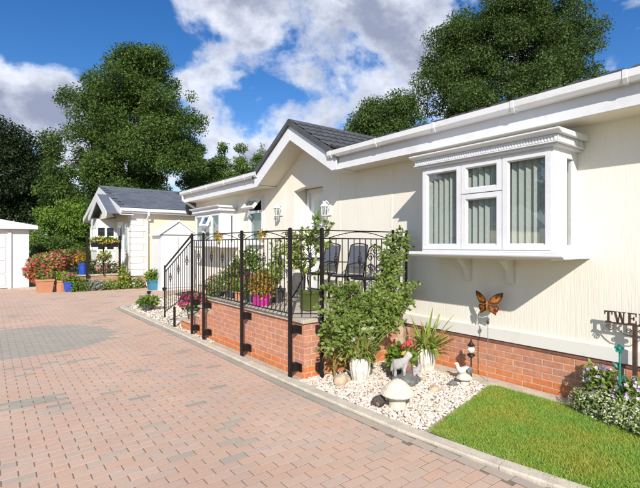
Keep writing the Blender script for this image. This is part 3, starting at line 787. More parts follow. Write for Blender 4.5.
def bay(X, y0, y1, z0, z1, zc, parts, gl, label=None, return_glass=True, corbels=(), big=True):
    b = MB()
    t_ = .05
    # corner posts and head / foot rails
    b.box(X + .012, X + .10, y0, y0 + .05, z0, z1); b.box(X + .012, X + .10, y1 - .05, y1, z0, z1)
    b.box(X + .012, X + .09, y0 + .05, y1 - .05, z1 - .03, z1); b.box(X + .012, X + .09, y0 + .05, y1 - .05, z0, z0 + .03)
    frame = b.build('bay_window', WHITE, home)
    for (a, c, e, f_) in parts: light(frame, X, a, c, e, f_, gl=gl)
    # mullion covers
    ys = sorted({p[1] for p in parts} - {max(p[1] for p in parts)})
    for yy in ys: MB().box(X + .02, X + .09, yy - .012, yy + .012, z0 + .03, z1 - .03).build('mullion', WHITE, frame)
    # returns
    for (ya, yb) in ((y0, y0 + .05), (y1 - .05, y1)):
        r_ = MB(); xa, xb = X + .10, W - .002
        r_.box(xa, xa + .20, ya, yb, z0, z1); r_.box(xb - .09, xb, ya, yb, z0, z1)
        r_.box(xa + .20, xb - .09, ya, yb, z1 - .08, z1); r_.box(xa + .20, xb - .09, ya, yb, z0, z0 + .08)
        r_.build('return_frame', WHITE, frame)
        MB().box(xa + .20, xb - .09, (ya + yb) / 2 - .002, (ya + yb) / 2 + .002, z0 + .08, z1 - .08).build('pane', gl, frame)
    # sill board
    s = MB().prism([(X - .10, z0 - .035), (X - .10, z0 - .015), (X - .085, z0 - .002), (W - .001, z0 - .002), (W - .001, z0 - .06), (X - .06, z0 - .06)], 'y', y0 - .13, y1 + .13)
    s.build('sill', WHITE, frame, bevel=.004)
    MB().box(X + .0, W - .001, y0 + .02, y1 - .02, z0 - .075, z0 - .061).build('sill_board', CREAM2, frame)
    # crown cornice
    cx = X - .02
    def band(x0, e, za, zb, nm, mat=WHITE):
        return MB().box(x0, W - .001, y0 - e, y1 + e, za, zb).build(nm, mat, frame, bevel=.005)
    band(cx - .02, .05, z1, z1 + .022, 'cornice_fillet')
    band(cx - .045, .08, z1 + .0225, z1 + .038, 'cornice_bead')
    band(cx - .03, .065, z1 + .0385, z1 + .105, 'cornice_frieze')
    MB().prism([(cx - .035, z1 + .1055), (cx - .08, z1 + .128), (cx - .10, z1 + .135), (cx - .10, z1 + .152), (W - .002, z1 + .16), (W - .002, z1 + .1055)], 'y', y0 - .11, y1 + .11).build('cornice_top', WHITE, frame, bevel=.003)
    d_ = MB(); y = y0 - .05
    while y < y1 + .05:
        d_.box(cx - .037, cx - .0295, y, y + .016, z1 + .046, z1 + .098); y += .030
    xx = cx - .03
    while xx < W - .05:
        d_.box(xx, xx + .016, y0 - .072, y0 - .0645, z1 + .046, z1 + .098); xx += .030
    stuff(d_.build('dentil_band', WHITE, frame))
    for yc in corbels:
        c_ = MB().prism([(W, z0 - .062), (W - .24, z0 - .062), (W - .235, z0 - .11), (W - .17, z0 - .15), (W - .10, z0 - .21), (W - .07, z0 - .29), (W - .055, z0 - .37), (W, z0 - .38)], 'y', yc - .035, yc + .035)
        c_.build('sill_corbel', SKIRT, frame, bevel=.006)
    return frame
b1 = bay(4.38, 1.985, 3.60, 1.57, 2.615, None,
         [(2.005, 2.512, 1.60, 2.595), (2.522, 3.018, 1.60, 2.232), (2.522, 3.018, 2.242, 2.595), (3.028, 3.58, 1.60, 2.595)], GLASS, corbels=(2.70, 3.27))
# roof of the bay box inside and window board
MB().box(4.48, W + .2, 2.03, 3.55, 1.572, 1.59).build('window_board', WHITE, b1)
# vertical blind slats
sl = MB().obox((0, 0, 0), (.002, .088, .96)).mesh('slat'); sl.materials.append(BLIND)
y = 2.10; rs = random.Random(2)
MB().box(4.465, 4.50, 2.06, 3.53, 2.572, 2.592).build('blind_track', WHITE, b1)
while y < 3.54:
    o = link('blind_slat', sl, b1, (4.482, y, 2.09)); o.rotation_euler = (0, 0, R(38 + rs.uniform(-5, 5))); y += .078
# ornaments on the window board
def bowl(name, label, y, r, mat, cat, blooms=None):
    t = thing(name, label, cat, (4.60, y, 1.59))
    MB().lathe([(r * .6, 0), (r, r * .45), (r * 1.05, r * .8), (r * .92, r * .82)], (4.60, y, 1.59), 14).build('bowl', mat, t, smooth=True)
    if blooms:
        P, Nn = shell([(4.60, y, 1.59 + r * .9, r, r * 1.1, r * .5)], 60, .3); blossoms('blossoms', P, .035, blooms, t, Nn)
bowl('flower_bowl', 'bowl of yellow flowers on the bay window board', 3.40, .055, WHITEP, 'flower bowl', F_YEL)
t = thing('dark_cushion', 'rounded dark cushion lying on the bay window board', 'cushion', (4.60, 2.66, 1.59))
MB().lathe([(.03, .0), (.10, .02), (.125, .06), (.10, .105), (.03, .125)], (4.60, 2.66, 1.59), 16).build('cushion_body', DCUSH, t, smooth=True)
MB().lathe([(.012, .12), (.015, .128), (.004, .135)], (4.60, 2.66, 1.59), 8).build('button', DCUSH, t)
t = thing('china_jug', 'pale blue china jug behind the right bay window pane', 'jug', (4.60, 2.27, 1.59))
JUG = pm('pale blue china', (0.35, 0.50, 0.55), rough=.2)
MB().lathe([(.04, 0), (.075, .03), (.08, .07), (.05, .11), (.045, .13), (.055, .145), (.048, .145)], (4.60, 2.27, 1.59), 16).build('jug_body', JUG, t, smooth=True)
MB().tube([(4.60, 2.35, 1.68), (4.60, 2.375, 1.66), (4.60, 2.372, 1.63), (4.60, 2.345, 1.62)], .008, 6).build('jug_handle', JUG, t)

b2 = bay(4.48, 9.85, 11.45, 1.65, 2.46, None,
         [(9.87, 10.4, 1.68, 2.44), (10.41, 10.89, 1.68, 2.12), (10.90, 11.43, 1.68, 2.44)], GLASSD)
# open top light of the small bay
ot = light(b2, 0, -.24, .24, -.15, .15, fw=.045, gl=GLASSD, name='open_top_light')
ot.location = (4.42, 10.65, 2.28) ; ot.rotation_euler = (0, R(24), 0)
MB().box(4.62, 4.625, 9.95, 11.35, 1.68, 2.44).build('net_curtain', NET, b2)
# tall narrow window with its top light pushed open
nw = MB(); nw.box(W - .03, W + .10, 8.50, 8.56, 1.70, 2.76); nw.box(W - .03, W + .10, 9.12, 9.18, 1.70, 2.76)
nw.box(W - .03, W + .10, 8.56, 9.12, 1.70, 1.77); nw.box(W - .03, W + .10, 8.56, 9.12, 2.70, 2.76); nw.box(W - .03, W + .10, 8.56, 9.12, 2.38, 2.44)
nwo = nw.build('side_window', WHITE, home)
MB().box(W + .03, W + .034, 8.56, 9.12, 1.77, 2.38).build('pane', GLASSD, nwo)
MB().box(W + .14, W + .15, 8.52, 9.16, 1.70, 2.40).build('curtain', TEALG, nwo)
MB().box(W - .09, W + .1, 8.46, 9.22, 1.65, 1.70).build('sill', WHITE, nwo)
ot = light(nwo, 0, -.28, .28, -.32, 0.0, fw=.05, gl=GLASSD, name='open_top_light')
ot.location = (W - .05, 8.84, 2.74); ot.rotation_euler = (0, R(42), 0)

# ================================================================== VERANDA
VX, VY0, VY1, DZ = 3.09, 4.35, 7.20, 0.735
ver = thing('veranda', 'raised brick veranda with stone coping and steps at its far end', 'veranda', (4, 6, 0))
core = MB().box(VX + .004, VX + .2, VY0 + .004, VY1, -.1, DZ - .05)
STEPS = [(7.20, 7.66, .555), (7.66, 8.14, .37), (8.14, 8.62, .19)]
for a, b, z in STEPS: core.box(VX + .004, VX + .2, a, b, -.1, z - .04)
core.box(VX + .2, W - .04, VY0 + .004, VY0 + .2, -.1, DZ - .05)
bw = core.build('brick_wall', MORTAR, ver)
def vz(y):
    if y < VY1: return DZ - .05
    for a, b, z in STEPS:
        if a <= y < b: return z - .04
    return 0
side_f = chamfer_box(BL, BD, BH, .003); side_h = chamfer_box(BL / 2 - .005, BD, BH, .003)
for k_, mt_ in (('r', BRICK), ('o', BRICKO)):
    for hn, me_ in (('sf', side_f), ('sh', side_h)):
        q = me_.copy(); q.materials.append(mt_); brm[k_ + hn] = q
for c_ in range(9):
    z = 0.006 + c_ * 0.0755; kk = 'o' if c_ < 2 else 'r'
    y = VY0
    if c_ % 2:
        link('brick', brm[kk + 'h'], bw, (VX, y, z)); y += 0.1125
    while y < 8.62:
        if z + BH <= vz(y + .02) + .006 and z + BH <= vz(y + BL - .02) + .006:
            link('brick', brm[kk + 'f'], bw, (VX + rb.uniform(-.002, .0015), y, z))
        elif z + BH <= vz(y + .02) + .006 and z + BH > vz(y + BL - .02):
            link('brick', brm[kk + 'h'], bw, (VX, y, z))
        y += 0.225
    x = VX + (0.0 if c_ % 2 else 0.1125) + (.052 if c_ % 2 else 0)
    x = VX + .054 if c_ % 2 else VX + .115
    while x + BL < W - .03:
        link('brick', brm[kk + 'sf'], bw, (x, VY0 + rb.uniform(-.002, .0015), z)); x += 0.225
    if not c_ % 2: link('brick', brm[kk + 'sh'], bw, (VX + .003, VY0 - .0005, z))
# floor and coping
MB().box(VX + .26, W - .035, VY0 + .26, VY1, DZ - .06, DZ - .012).build('floor_slab', COPING, ver)
y = VY0 - .03
while y < VY1 - .05:
    e = min(y + .60, VY1 + .02); MB().box(VX - .035, VX + .26, y + .003, e - .003, DZ - .05, DZ).build('coping_slab', COPING, ver, bevel=.006); y = e
x = VX + .263
while x < W - .05:
    e = min(x + .60, W - .035); MB().box(x + .003, e - .003, VY0 - .035, VY0 + .26, DZ - .05, DZ).build('coping_slab', COPING, ver, bevel=.006); x = e
for a, b, z in STEPS:
    MB().box(VX - .03, 4.3, a + .003, b + .02, z - .04, z).build('step_tread', COPING, ver, bevel=.006)
    MB().box(VX + .2, 4.28, a, b - .02, -.05, z - .041).build('step_riser', MORTAR, ver)

# ---- wrought iron railing
rail = thing('iron_railing', 'black wrought iron railing with tall posts round the veranda', 'railing', (2.985, 6, 0))
RX = 2.985; RT = 1.845
def post(x, y, z0, z1, w=.040):
    o = MB().box(x - w / 2, x + w / 2, y - w / 2, y + w / 2, z0, z1).build('post', IRON, rail, bevel=.003)
    MB().lathe([(.024, 0), (.028, .006), (.017, .016), (.004, .022)], (x, y, z1), 10).build('post_cap', IRON, o)
    return o
for yy in (4.51, 5.80, 7.23, 7.76): post(RX, yy, 0.0, RT)
post(RX, 8.70, 0.0, .40); post(RX, 9.30, .12, 1.20, .03)
post(3.29, 4.26, 0, RT); post(4.56, 4.26, .5, RT, .03); post(4.84, 4.26, .74, RT, .03)
for yy in (4.51, 5.80, 7.23, 7.76):
    for zz_ in (.13, .60):
        MB().box(RX + .020, VX - .001, yy - .035, yy + .035, zz_ - .05, zz_ + .05).build('bracket', IRON, rail)
        MB().box(VX - .012, VX - .001, yy - .11, yy - .036, zz_ - .05, zz_ + .05).build('bracket_plate', IRON, rail)
for zz_ in (.13, .60): MB().box(3.255, 3.325, 4.280, 4.349, zz_ - .05, zz_ + .05).build('bracket', IRON, rail)
def spiral(c, r, turns, axis, flip=1, n=22):
    """flat scroll in the vertical plane along axis (unit vector in plan)"""
    out = []
    for k in range(n + 1):
        a = turns * 2 * math.pi * k / n; rr = r * (1 - .8 * k / n)
        out.append((c[0] + axis[0] * rr * math.cos(a) * flip, c[1] + axis[1] * rr * math.cos(a) * flip, c[2] + rr * math.sin(a)))
    return out
def basket(mb, p):
    x, y, z = p
    for k in range(4):
        a0 = k * math.pi / 2
        mb.tube([(x + .026 * math.sin(math.pi * q / 8) * math.cos(a0 + q * .45), y + .026 * math.sin(math.pi * q / 8) * math.sin(a0 + q * .45), z - .075 + .15 * q / 8) for q in range(9)], .005, 5)
    mb.tube([(x, y, z - .09), (x, y, z - .07)], .014, 6); mb.tube([(x, y, z + .07), (x, y, z + .09)], .014, 6)
def panel(p0, p1, bot=0.80, scroll=True, top0=RT, top1=RT, bot1=None, step=.105):
    p0, p1 = Vector((p0[0], p0[1], 0)), Vector((p1[0], p1[1], 0)); L = (p1 - p0).length; ax = (p1 - p0) / L
    bot1 = bot if bot1 is None else bot1
    def at(s, z): q = p0 + ax * s; return (q.x, q.y, z)
    tz = lambda s: top0 + (top1 - top0) * s / L - .012
    bz = lambda s: bot + (bot1 - bot) * s / L
    def flatbar(z0f, z1f, w, h, nm): return MB().bar(at(0, z0f), at(L, z1f), w, h).build(nm, IRON, rail)
    flatbar(tz(0), tz(L), .034, .014, 'top_rail')
    flatbar(tz(0) - .10, tz(L) - .10, .016, .016, 'second_rail')
    flatbar(bz(0), bz(L), .02, .012, 'bottom_rail')
    nb = max(1, round(L / step)); 
    for k in range(1, nb):
        s = L * k / nb
        b = MB().tube([at(s, bz(s)), at(s, tz(s) - .10)], .0068, 6)
        if k % 4 == 2: basket(b, at(s, (bz(s) + tz(s)) / 2 + .14))
        b.build('baluster', IRON, rail)
    if scroll and L > .5:
        for e, fl in ((.05, 1), (L - .05, -1)):
            MB().tube(spiral(at(e, tz(0) - .055), .038, 1.3, ax, fl), .0058, 5).build('scroll', IRON, rail)
        MB().tube([at(.09 + (L - .18) * k / 12, tz(0) - .092 + .082 * math.sin(math.pi * k / 12)) for k in range(13)], .006, 5).build('arch_bar', IRON, rail)
panel((RX, 4.534), (RX, 5.776)); panel((RX, 5.824), (RX, 7.206)); panel((RX, 7.254), (RX, 7.736), scroll=False)
panel((RX, 7.784), (RX, 9.285), top0=1.84, top1=1.19, bot=.80, bot1=.24, scroll=False, step=.115)
panel((RX + .016, 4.492), (3.268, 4.27), scroll=False, step=.12)
panel((3.314, 4.26), (4.54, 4.26)); panel((4.58, 4.26), (4.825, 4.26), scroll=False)

# ================================================================== PLANTS
def pot_prof(r, h, lip=.012): return [(r * .72, 0), (r * .82, h * .3), (r * .95, h * .85), (r + lip, h * .86), (r + lip, h), (r * .88, h), (r * .85, h * .88)]
def pot(t, c, r, h, mat, sq=False, name='pot', lobes=0):
    if sq:
        p = MB(); x, y, z = c
        def ring(q, zz_): return [(x - q, y - q, zz_), (x + q, y - q, zz_), (x + q, y + q, zz_), (x - q, y + q, zz_)]
        V = ring(r * .82, z) + ring(r, z + h * .86) + ring(r * 1.08, z + h * .86) + ring(r * 1.08, z + h) + ring(r * .9, z + h) + ring(r * .88, z + h * .9)
        F = [(3, 2, 1, 0)] + [(i * 4 + k, i * 4 + (k + 1) % 4, i * 4 + 4 + (k + 1) % 4, i * 4 + 4 + k) for i in range(5) for k in range(4)] + [(20, 21, 22, 23)]
        o = p.add(V, F).build(name, mat, t)
    else:
        o = MB().lathe([(r * .70, 0), (r * .84, h * .2), (r * .97, h * .5), (r * 1.0, h * .75), (r * .96, h * .94), (r * .92, h), (r * .84, h), (r * .84, h * .9)] if lobes else pot_prof(r, h), c, 72 if lobes else 22, lobes=lobes, amp=.055 if lobes else 0).build(name, mat, t, smooth=True)
    MB().lathe([(r * .84, h * .86), (r * .84, h * .885)], c, 14).build('soil', EARTH, t)
    return o
def stems(name, base, tips, mat, parent, r0=.008, r1=.003):
    s = MB()
    for tp in tips:
        b, e = Vector(base), Vector(tp); mid = (b + e) / 2 + Vector((random.uniform(-.05, .05), random.uniform(-.05, .05), .04)) * (e - b).length
        s.tube([b, mid, e], [r0, (r0 + r1) / 2, r1], 5, caps=False)
    return s.build(name, mat, parent)
def potted(name, label, cat, c, r, h, potmat, lobes, nleaf, lsize, lmat, nflow=0, fsize=.05, fmat=None, sq=False, group=None, plob=0, zextra=0):
    """lobes given relative to the pot rim"""
    t = thing(name, label, cat, c, group)
    pot(t, c, r, h, potmat, sq, lobes=plob)
    lb = [(c[0] + a, c[1] + b, c[2] + h + d, e, f_, g_) for a, b, d, e, f_, g_ in lobes]
    P, Nn = shell(lb, nleaf, .25); leaves('foliage', P, lsize, lmat, t, D=Nn * .5, Nn=Nn)
    tp = [P[random.randrange(len(P))] for _ in range(9)]
    stems('stem', (c[0], c[1], c[2] + h * .85), tp, L_STRAP, t, .006, .003)
    if nflow:
        P, Nn = shell(lb, nflow, .85); ok = Nn[:, 2] > -.4; P, Nn = P[ok], Nn[ok]
        blossoms('blossoms', P + Nn * .01, fsize, fmat, t, Nn)
    return t

# ---- the sprawling shrub at the veranda corner
sb = (3.78, 4.02, 0.0)
sh = thing('sprawling_shrub', 'large sprawling green shrub growing up against the veranda railing', 'shrub', sb)
tips = []
fork = [(3.26, 4.0, .52), (3.36, 3.95, .62), (3.5, 3.95, .74), (3.64, 4.0, .86), (3.78, 4.0, .70), (3.92, 4.02, .95), (4.05, 4.02, .80), (4.22, 4.06, 1.05), (4.40, 4.08, 1.34), (4.52, 4.10, 1.62),
        (4.28, 3.98, .76), (4.42, 4.0, .92), (3.22, 3.95, .66), (3.42, 4.1, 1.12), (3.58, 4.08, 1.02), (4.48, 4.06, 1.0), (3.5, 3.9, .66), (3.3, 4.0, .78), (4.3, 4.1, 1.5)]
br = MB(); lp = []; ld = []
for f_ in fork:
    b, e = Vector(sb) + Vector((random.uniform(-.06, .06), random.uniform(-.04, .04), 0)), Vector(f_)
    mid = b.lerp(e, .5) + Vector((0, 0, .12))
    br.tube([b, b.lerp(mid, .5) + Vector((random.uniform(-.03, .03), 0, .03)), mid, e], [.018, .014, .01, .005], 6, caps=False)
    for k in range(32):
        s = random.uniform(.5, 1.12); base_ = b.lerp(mid, min(1, s * 2)) if s < .5 else mid.lerp(e, (s - .5) * 2)
        d = Vector((random.gauss(0, 1), random.gauss(0, .7), random.gauss(.2, .6))).normalized() * random.uniform(.06, .24)
        tw_ = base_ + d; br.tube([base_, tw_], [.004, .002], 4, caps=False)
        for _ in range(17):
            q = base_.lerp(tw_, random.uniform(.25, 1.08)); lp.append((q.x + random.gauss(0, .022), q.y + random.gauss(0, .022), q.z + random.gauss(0, .02))); ld.append(tuple(d.normalized()))
br.build('branches', BARK, sh)
leaves('foliage', np.array(lp), .05, L_SHRUB, sh, D=np.array(ld), width=.72, Nn=np.array([-.7, -.9, .9]))

# ---- lilies in whitewashed ribbed pots
def strap_mesh(L, w, droop, name='leaf'):
    n = 7; V = []; F = []
    for k in range(n + 1):
        s = k / n; x = L * s * (1 - .25 * droop * s); z = L * (s * .9 - droop * s * s * .95); ww = w * (1 - s ** 2.2) * (.6 + .8 * min(1, s * 4)) * .5 + .0006
        V += [(x * .75, -ww, z), (x * .75, 0, z - ww * .5), (x * .75, ww, z)]
    for k in range(n):
        for j in range(2): F.append((k * 3 + j, k * 3 + j + 1, k * 3 + j + 4, k * 3 + j + 3))
    me = bpy.data.meshes.new(name); me.from_pydata(V, [], F); return me
straps = []
for L_, w_, d_ in ((.46, .022, .45), (.40, .02, .8), (.52, .022, .3), (.36, .02, 1.05), (.44, .018, .65)):
    for mt_ in (L_STRAP, L_STRAW):
        q = strap_mesh(L_, w_, d_); q.materials.append(mt_); straps.append(q)
def lily(c, label, r, h, nleaf, dry, seed, flower=None, scale=1.0, group='lilies in ribbed white pots'):
    rr = random.Random(seed)
    t = thing('potted_lily', label, 'potted plant', c, group)
    pot(t, c, r, h, WHITEP, lobes=12)
    for k in range(nleaf):
        me = straps[rr.randrange(5) * 2 + (1 if rr.random() < dry else 0)]
        o = link('leaf', me, t, (c[0] + rr.gauss(0, r * .35), c[1] + rr.gauss(0, r * .35), c[2] + h * .9))
        o.rotation_euler = (rr.gauss(0, .15), rr.gauss(-.1, .3), rr.uniform(0, 6.28)); s_ = scale * rr.uniform(.75, 1.15); o.scale = (s_, s_, s_)
    for (dx, dy, dz) in (flower or []):
        p = Vector(c) + Vector((dx, dy, dz))
        MB().tube([(c[0], c[1], c[2] + h), (c[0] + dx * .5, c[1] + dy * .5, c[2] + dz * .7), p], .005, 5).build('flower_stem', L_STRAP, t)
        f_ = MB()
        for k in range(6):
            a = k * math.pi / 3; u_ = Vector((math.cos(a), math.sin(a), 0)); s2 = Vector((-math.sin(a), math.cos(a), 0))
            q = Matrix.Rotation(R(-50), 3, 'X') @ Matrix.Rotation(R(30), 3, 'Z')
            pts_ = [Vector((0, 0, 0)), u_ * .04 + s2 * .021 + Vector((0, 0, .026)), u_ * .075 + Vector((0, 0, .02)), u_ * .04 - s2 * .021 + Vector((0, 0, .026))]
            f_.add([p + q @ v for v in pts_], [(0, 1, 2, 3)])
        f_.build('flower', F_WHITE, t)
    return t
lily((3.60, 3.90, 0), 'lily with white blooms in a ribbed white pot under the shrub', .125, .29, 120, .25, 11, [(-.16, -.08, .52), (.05, -.14, .50), (.12, -.06, .60), (-.05, -.1, .62)], scale=1.12)
lily((4.62, 3.72, 0), 'leafy lily without blooms in a white pot by the plinth', .12, .29, 95, .12, 12, scale=1.15)
# drooping straw coloured leaves left of the pot
t = thing('dry_strap_plant', 'clump of drooping straw yellow leaves at the brick corner', 'plant', (3.38, 4.12, 0))
rr = random.Random(4)
for k in range(26):
    o = link('leaf', straps[rr.randrange(5) * 2 + (1 if rr.random() < .75 else 0)], t, (3.40 + rr.gauss(0, .03), 4.10 + rr.gauss(0, .03), .22 + rr.uniform(-.1, .1)))
    o.rotation_euler = (rr.gauss(0, .2), rr.gauss(.15, .3), rr.uniform(2.2, 5.6)); s_ = rr.uniform(.6, .95); o.scale = (s_, s_, s_)
stems('stem', (3.38, 4.12, 0), [(3.40 + rr.gauss(0, .03), 4.10, .3) for _ in range(5)], L_STRAW, t, .008, .006)
# red begonias in front of the second lily
potted('red_begonia', 'bright green begonia with red and orange blooms behind the statue', 'potted plant', (4.12, 3.72, 0), .11, .16, DARKP,
       [(0, 0, .08, .19, .17, .15)], 420, .075, L_LIGHT, 0)
bg = bpy.data.objects['red_begonia']
for k, (dx, dy, dz, mt_) in enumerate([(-.06, -.10, .40, F_RED), (.07, -.10, .42, F_RED), (-.1, -.14, .32, F_YEL), (.0, -.12, .44, F_RED), (.12, -.05, .44, F_RED)]):
    c = np.array([(4.12 + dx, 3.72 + dy, dz)]); blossoms('flower', np.repeat(c, 5, 0) + rng.normal(0, .014, (5, 3)), .06, mt_, bg)

# ---- flower border at the right edge, below the sign
fb = thing('lilac_petunia', 'mounded petunia bush with lilac blooms at the foot of the sign', 'flowering bush', (4.7, 1.32, 0))
lb = [(4.70, 1.32, .24, .18, .26, .20), (4.74, 1.62, .26, .13, .20, .19), (4.66, 1.02, .26, .20, .26, .22), (4.78, 1.76, .34, .09, .10, .13)]
P, Nn = shell(lb, 3800, .3); ok = P[:, 2] > .01; leaves('foliage', P[ok], .055, L_SHRUB, fb, D=Nn[ok] * .5, Nn=Nn[ok])
P, Nn = shell(lb, 520, .92); ok = (P[:, 2] > .2); blossoms('blossoms', P[ok] + Nn[ok] * .02, .044, F_LILAC, fb, Nn[ok])
stems('stem', (4.7, 1.3, 0), P[ok][:14], L_STRAP, fb, .008, .004)
fa = thing('variegated_edging_plant', 'low edging plant with cream variegated leaves along the lawn', 'ground plant', (4.55, 1.4, 0))
lb = [(4.66, 1.80, .11, .14, .14, .14), (4.60, 1.62, .12, .16, .17, .15), (4.53, 1.42, .12, .17, .18, .16), (4.47, 1.2, .12, .17, .18, .15), (4.42, .98, .12, .18, .18, .15), (4.78, 1.84, .10, .09, .10, .14)]
P, Nn = shell(lb, 5200, .4); ok = P[:, 2] > .005; leaves('foliage', P[ok], .034, L_VAR, fa, D=Nn[ok] * .4, Nn=Nn[ok])
P, Nn = shell(lb, 800, .95); ok = P[:, 2] > .03; blossoms('blossoms', P[ok] + Nn[ok] * .012, .02, F_WHITE, fa, Nn[ok])
stems('stem', (4.55, 1.4, 0), [(l[0], l[1], l[2]) for l in lb], L_STRAP, fa, .008, .005)

# ---- pots on the veranda
potted('coleus_pot', 'yellow and rust leaved coleus in a magenta pot on the coping', 'potted plant', (3.30, 5.78, DZ), .10, .17, MAGP,
       [(0, 0, .16, .17, .15, .20), (.05, .0, .02, .15, .16, .12)], 520, .07, F_COL, sq=True)
potted('pink_geranium', 'pink geranium in a charcoal pot beside the magenta pot', 'potted plant', (3.40, 6.25, DZ), .11, .16, DARKP,
       [(0, 0, .12, .21, .20, .17)], 480, .06, L_SHRUB, 130, .05, F_MAG)
potted('rose_pink_geranium', 'pale pink geranium in a charcoal pot near the far bay', 'potted plant', (3.40, 7.02, DZ), .12, .18, DARKP,
       [(0, 0, .15, .24, .22, .22), (.06, -.14, .28, .16, .16, .18)], 800, .065, L_SHRUB, 80, .05, F_PINK)
potted('trailing_fuchsia', 'trailing plant with pink blooms spilling over the veranda steps', 'potted plant', (3.34, 7.42, .555), .12, .24, DARKP,
       [(-.06, -.03, .12, .20, .2, .2), (-.19, -.1, -.15, .06, .09, .26), (-.2, -.04, -.4, .035, .05, .2)], 820, .05, L_SHRUB, 90, .045, F_PINK)
potted('magenta_petunia', 'magenta petunia in a charcoal pot on the steps', 'potted plant', (3.26, 8.40, .19), .14, .22, DARKP,
       [(0, 0, .12, .28, .28, .2)], 560, .06, L_SHRUB, 260, .075, F_MAG)
potted('tall_green_planter', 'leafy upright plant in a tall white planter by the door', 'potted plant', (4.38, 6.42, DZ - .012), .13, .5, WHITEP,
       [(0, 0, .22, .16, .16, .30)], 360, .075, L_SHRUB, sq=True)
potted('hydrangea_pot', 'green bushy plant with cream blooms below the open window', 'potted plant', (4.2, 7.0, DZ - .012), .15, .24, TERRA,
       [(0, 0, .16, .24, .22, .2)], 480, .07, L_SHRUB, 40, .06, F_WHITE)
potted('red_flower_pot', 'red flowered bedding plant in a terracotta pot behind the railing', 'potted plant', (3.36, 6.62, DZ), .09, .14, TERRA,
       [(0, 0, .08, .14, .13, .12)], 260, .055, L_LIGHT, 50, .045, F_RED)
potted('bamboo_pot', 'tall light green leafy plant in a charcoal pot behind the middle railing panel', 'potted plant', (3.75, 6.05, DZ - .012), .13, .22, DARKP,
       [(0, 0, .3, .15, .14, .32), (.02, .02, .6, .1, .1, .2)], 230, .08, L_TREELET)
potted('fern_pot', 'arching pale green fern in a grey pot beside the step head', 'potted plant', (3.72, 7.0, DZ - .012), .13, .3, STONE_G,
       [(0, 0, .22, .26, .26, .26), (0, -.1, .42, .16, .16, .16)], 620, .08, L_LIGHT, 30, .05, F_WHITE)
# small tree in the olive pot
pc = (3.62, 4.98, DZ)
tt = thing('potted_tree', 'small yellow green leaved tree in an olive square pot', 'potted tree', pc)
pot(tt, pc, .105, .27, GREENP, True)
tk = MB(); tk.tube([(pc[0], pc[1], DZ + .26), (pc[0] + .02, pc[1], DZ + .6), (pc[0] - .01, pc[1] + .02, DZ + .95)], [.014, .011, .008], 7)
lp, ld = [], []
for k in range(30):
    z = DZ + .42 + .95 * random.random() ** .8; a = random.uniform(0, 6.28); L_ = random.uniform(.12, .36)
    b = Vector((pc[0] + .01, pc[1] + .01, min(z, DZ + .95))); e = b + Vector((math.cos(a) * L_, math.sin(a) * L_, random.uniform(.02, .34)))
    tk.tube([b, b.lerp(e, .5) + Vector((0, 0, .03)), e], [.005, .004, .002], 5, caps=False)
    for q in range(15):
        s = random.uniform(.3, 1.08); p = b.lerp(e, s); lp.append((p.x + random.gauss(0, .012), p.y + random.gauss(0, .012), p.z + random.gauss(0, .012))); d = (e - b).normalized(); ld.append((d.x + random.gauss(0, .6), d.y + random.gauss(0, .6), d.z - .3))
tk.build('trunk', BARK, tt); leaves('crown', np.array(lp), .10, L_TREELET, tt, D=np.array(ld), width=.42)
# ornaments clipped to the rail
for yy, lab in ((6.55, 'dried flower ornament hooked on the middle railing panel'), (5.15, 'dried flower ornament hooked on the near railing panel')):
    t = thing('rail_ornament', lab, 'ornament', (RX, yy, RT - .08), 'flower ornaments on the railing')
    P, Nn = shell([(RX - .03, yy, RT - .07, .035, .06, .07)], 60, .2); leaves('leaf_spray', P, .05, F_COL, t, D=Nn); blossoms('blossoms', P[:16], .035, F_YEL, t, Nn[:16])
    MB().tube([(RX, yy, RT - .02), (RX - .02, yy, RT - .01), (RX - .03, yy, RT - .07)], .004, 5).build('hook', IRON, t)

# ---- bistro set
def chair(c, rz, label):
    t = thing('garden_chair', label, 'chair', c, 'metal garden chairs on the veranda', local=True, rz=rz)
    for sx in (-1, 1):
        MB().tube([(.20, sx * .20, 0), (.19, sx * .20, .43)], .011, 6).build('leg', IRON, t)
        MB().tube([(-.24, sx * .20, 0), (-.20, sx * .20, .43), (-.24, sx * .21, .70), (-.29, sx * .20, .92)], .011, 6).build('leg', IRON, t)
        MB().tube([(-.23, sx * .21, .64), (0, sx * .24, .65), (.18, sx * .24, .62), (.20, sx * .22, .5), (.19, sx * .2, .43)], .01, 6).build('arm', IRON, t)
    s = MB(); 
    s.tube([(.19, -.2, .43), (.19, .2, .43), (-.2, .2, .43), (-.2, -.2, .43), (.19, -.2, .43)], .011, 6)
    s.build('seat_frame', IRON, t)
    MB().box(-.19, .18, -.19, .19, .432, .455).build('seat', CUSH, t, bevel=.008)
    q = Matrix.Rotation(R(-9), 3, 'Y'); MB().obox((-.262, 0, .74), (.016, .39, .36), q).build('backrest', CUSH, t, bevel=.006)
    MB().tube([(-.29, -.2, .92), (-.295, -.1, .945), (-.297, 0, .952), (-.295, .1, .945), (-.29, .2, .92)], .011, 6).build('back_rail', IRON, t)
chair((4.58, 5.30, DZ - .012), R(180), 'slate backed metal garden chair against the wall, nearer the bay')
chair((4.58, 5.98, DZ - .012), R(180), 'slate backed metal garden chair against the wall, nearer the door')
tb = thing('bistro_table', 'round black cast metal bistro table among the veranda pots', 'table', (4.02, 5.62, DZ - .012))
tm = MB(); tm.lathe([(.30, .70), (.31, .705), (.31, .72), (.295, .725)], (4.02, 5.62, DZ - .012), 28); tm.build('table_top', IRON, tb)
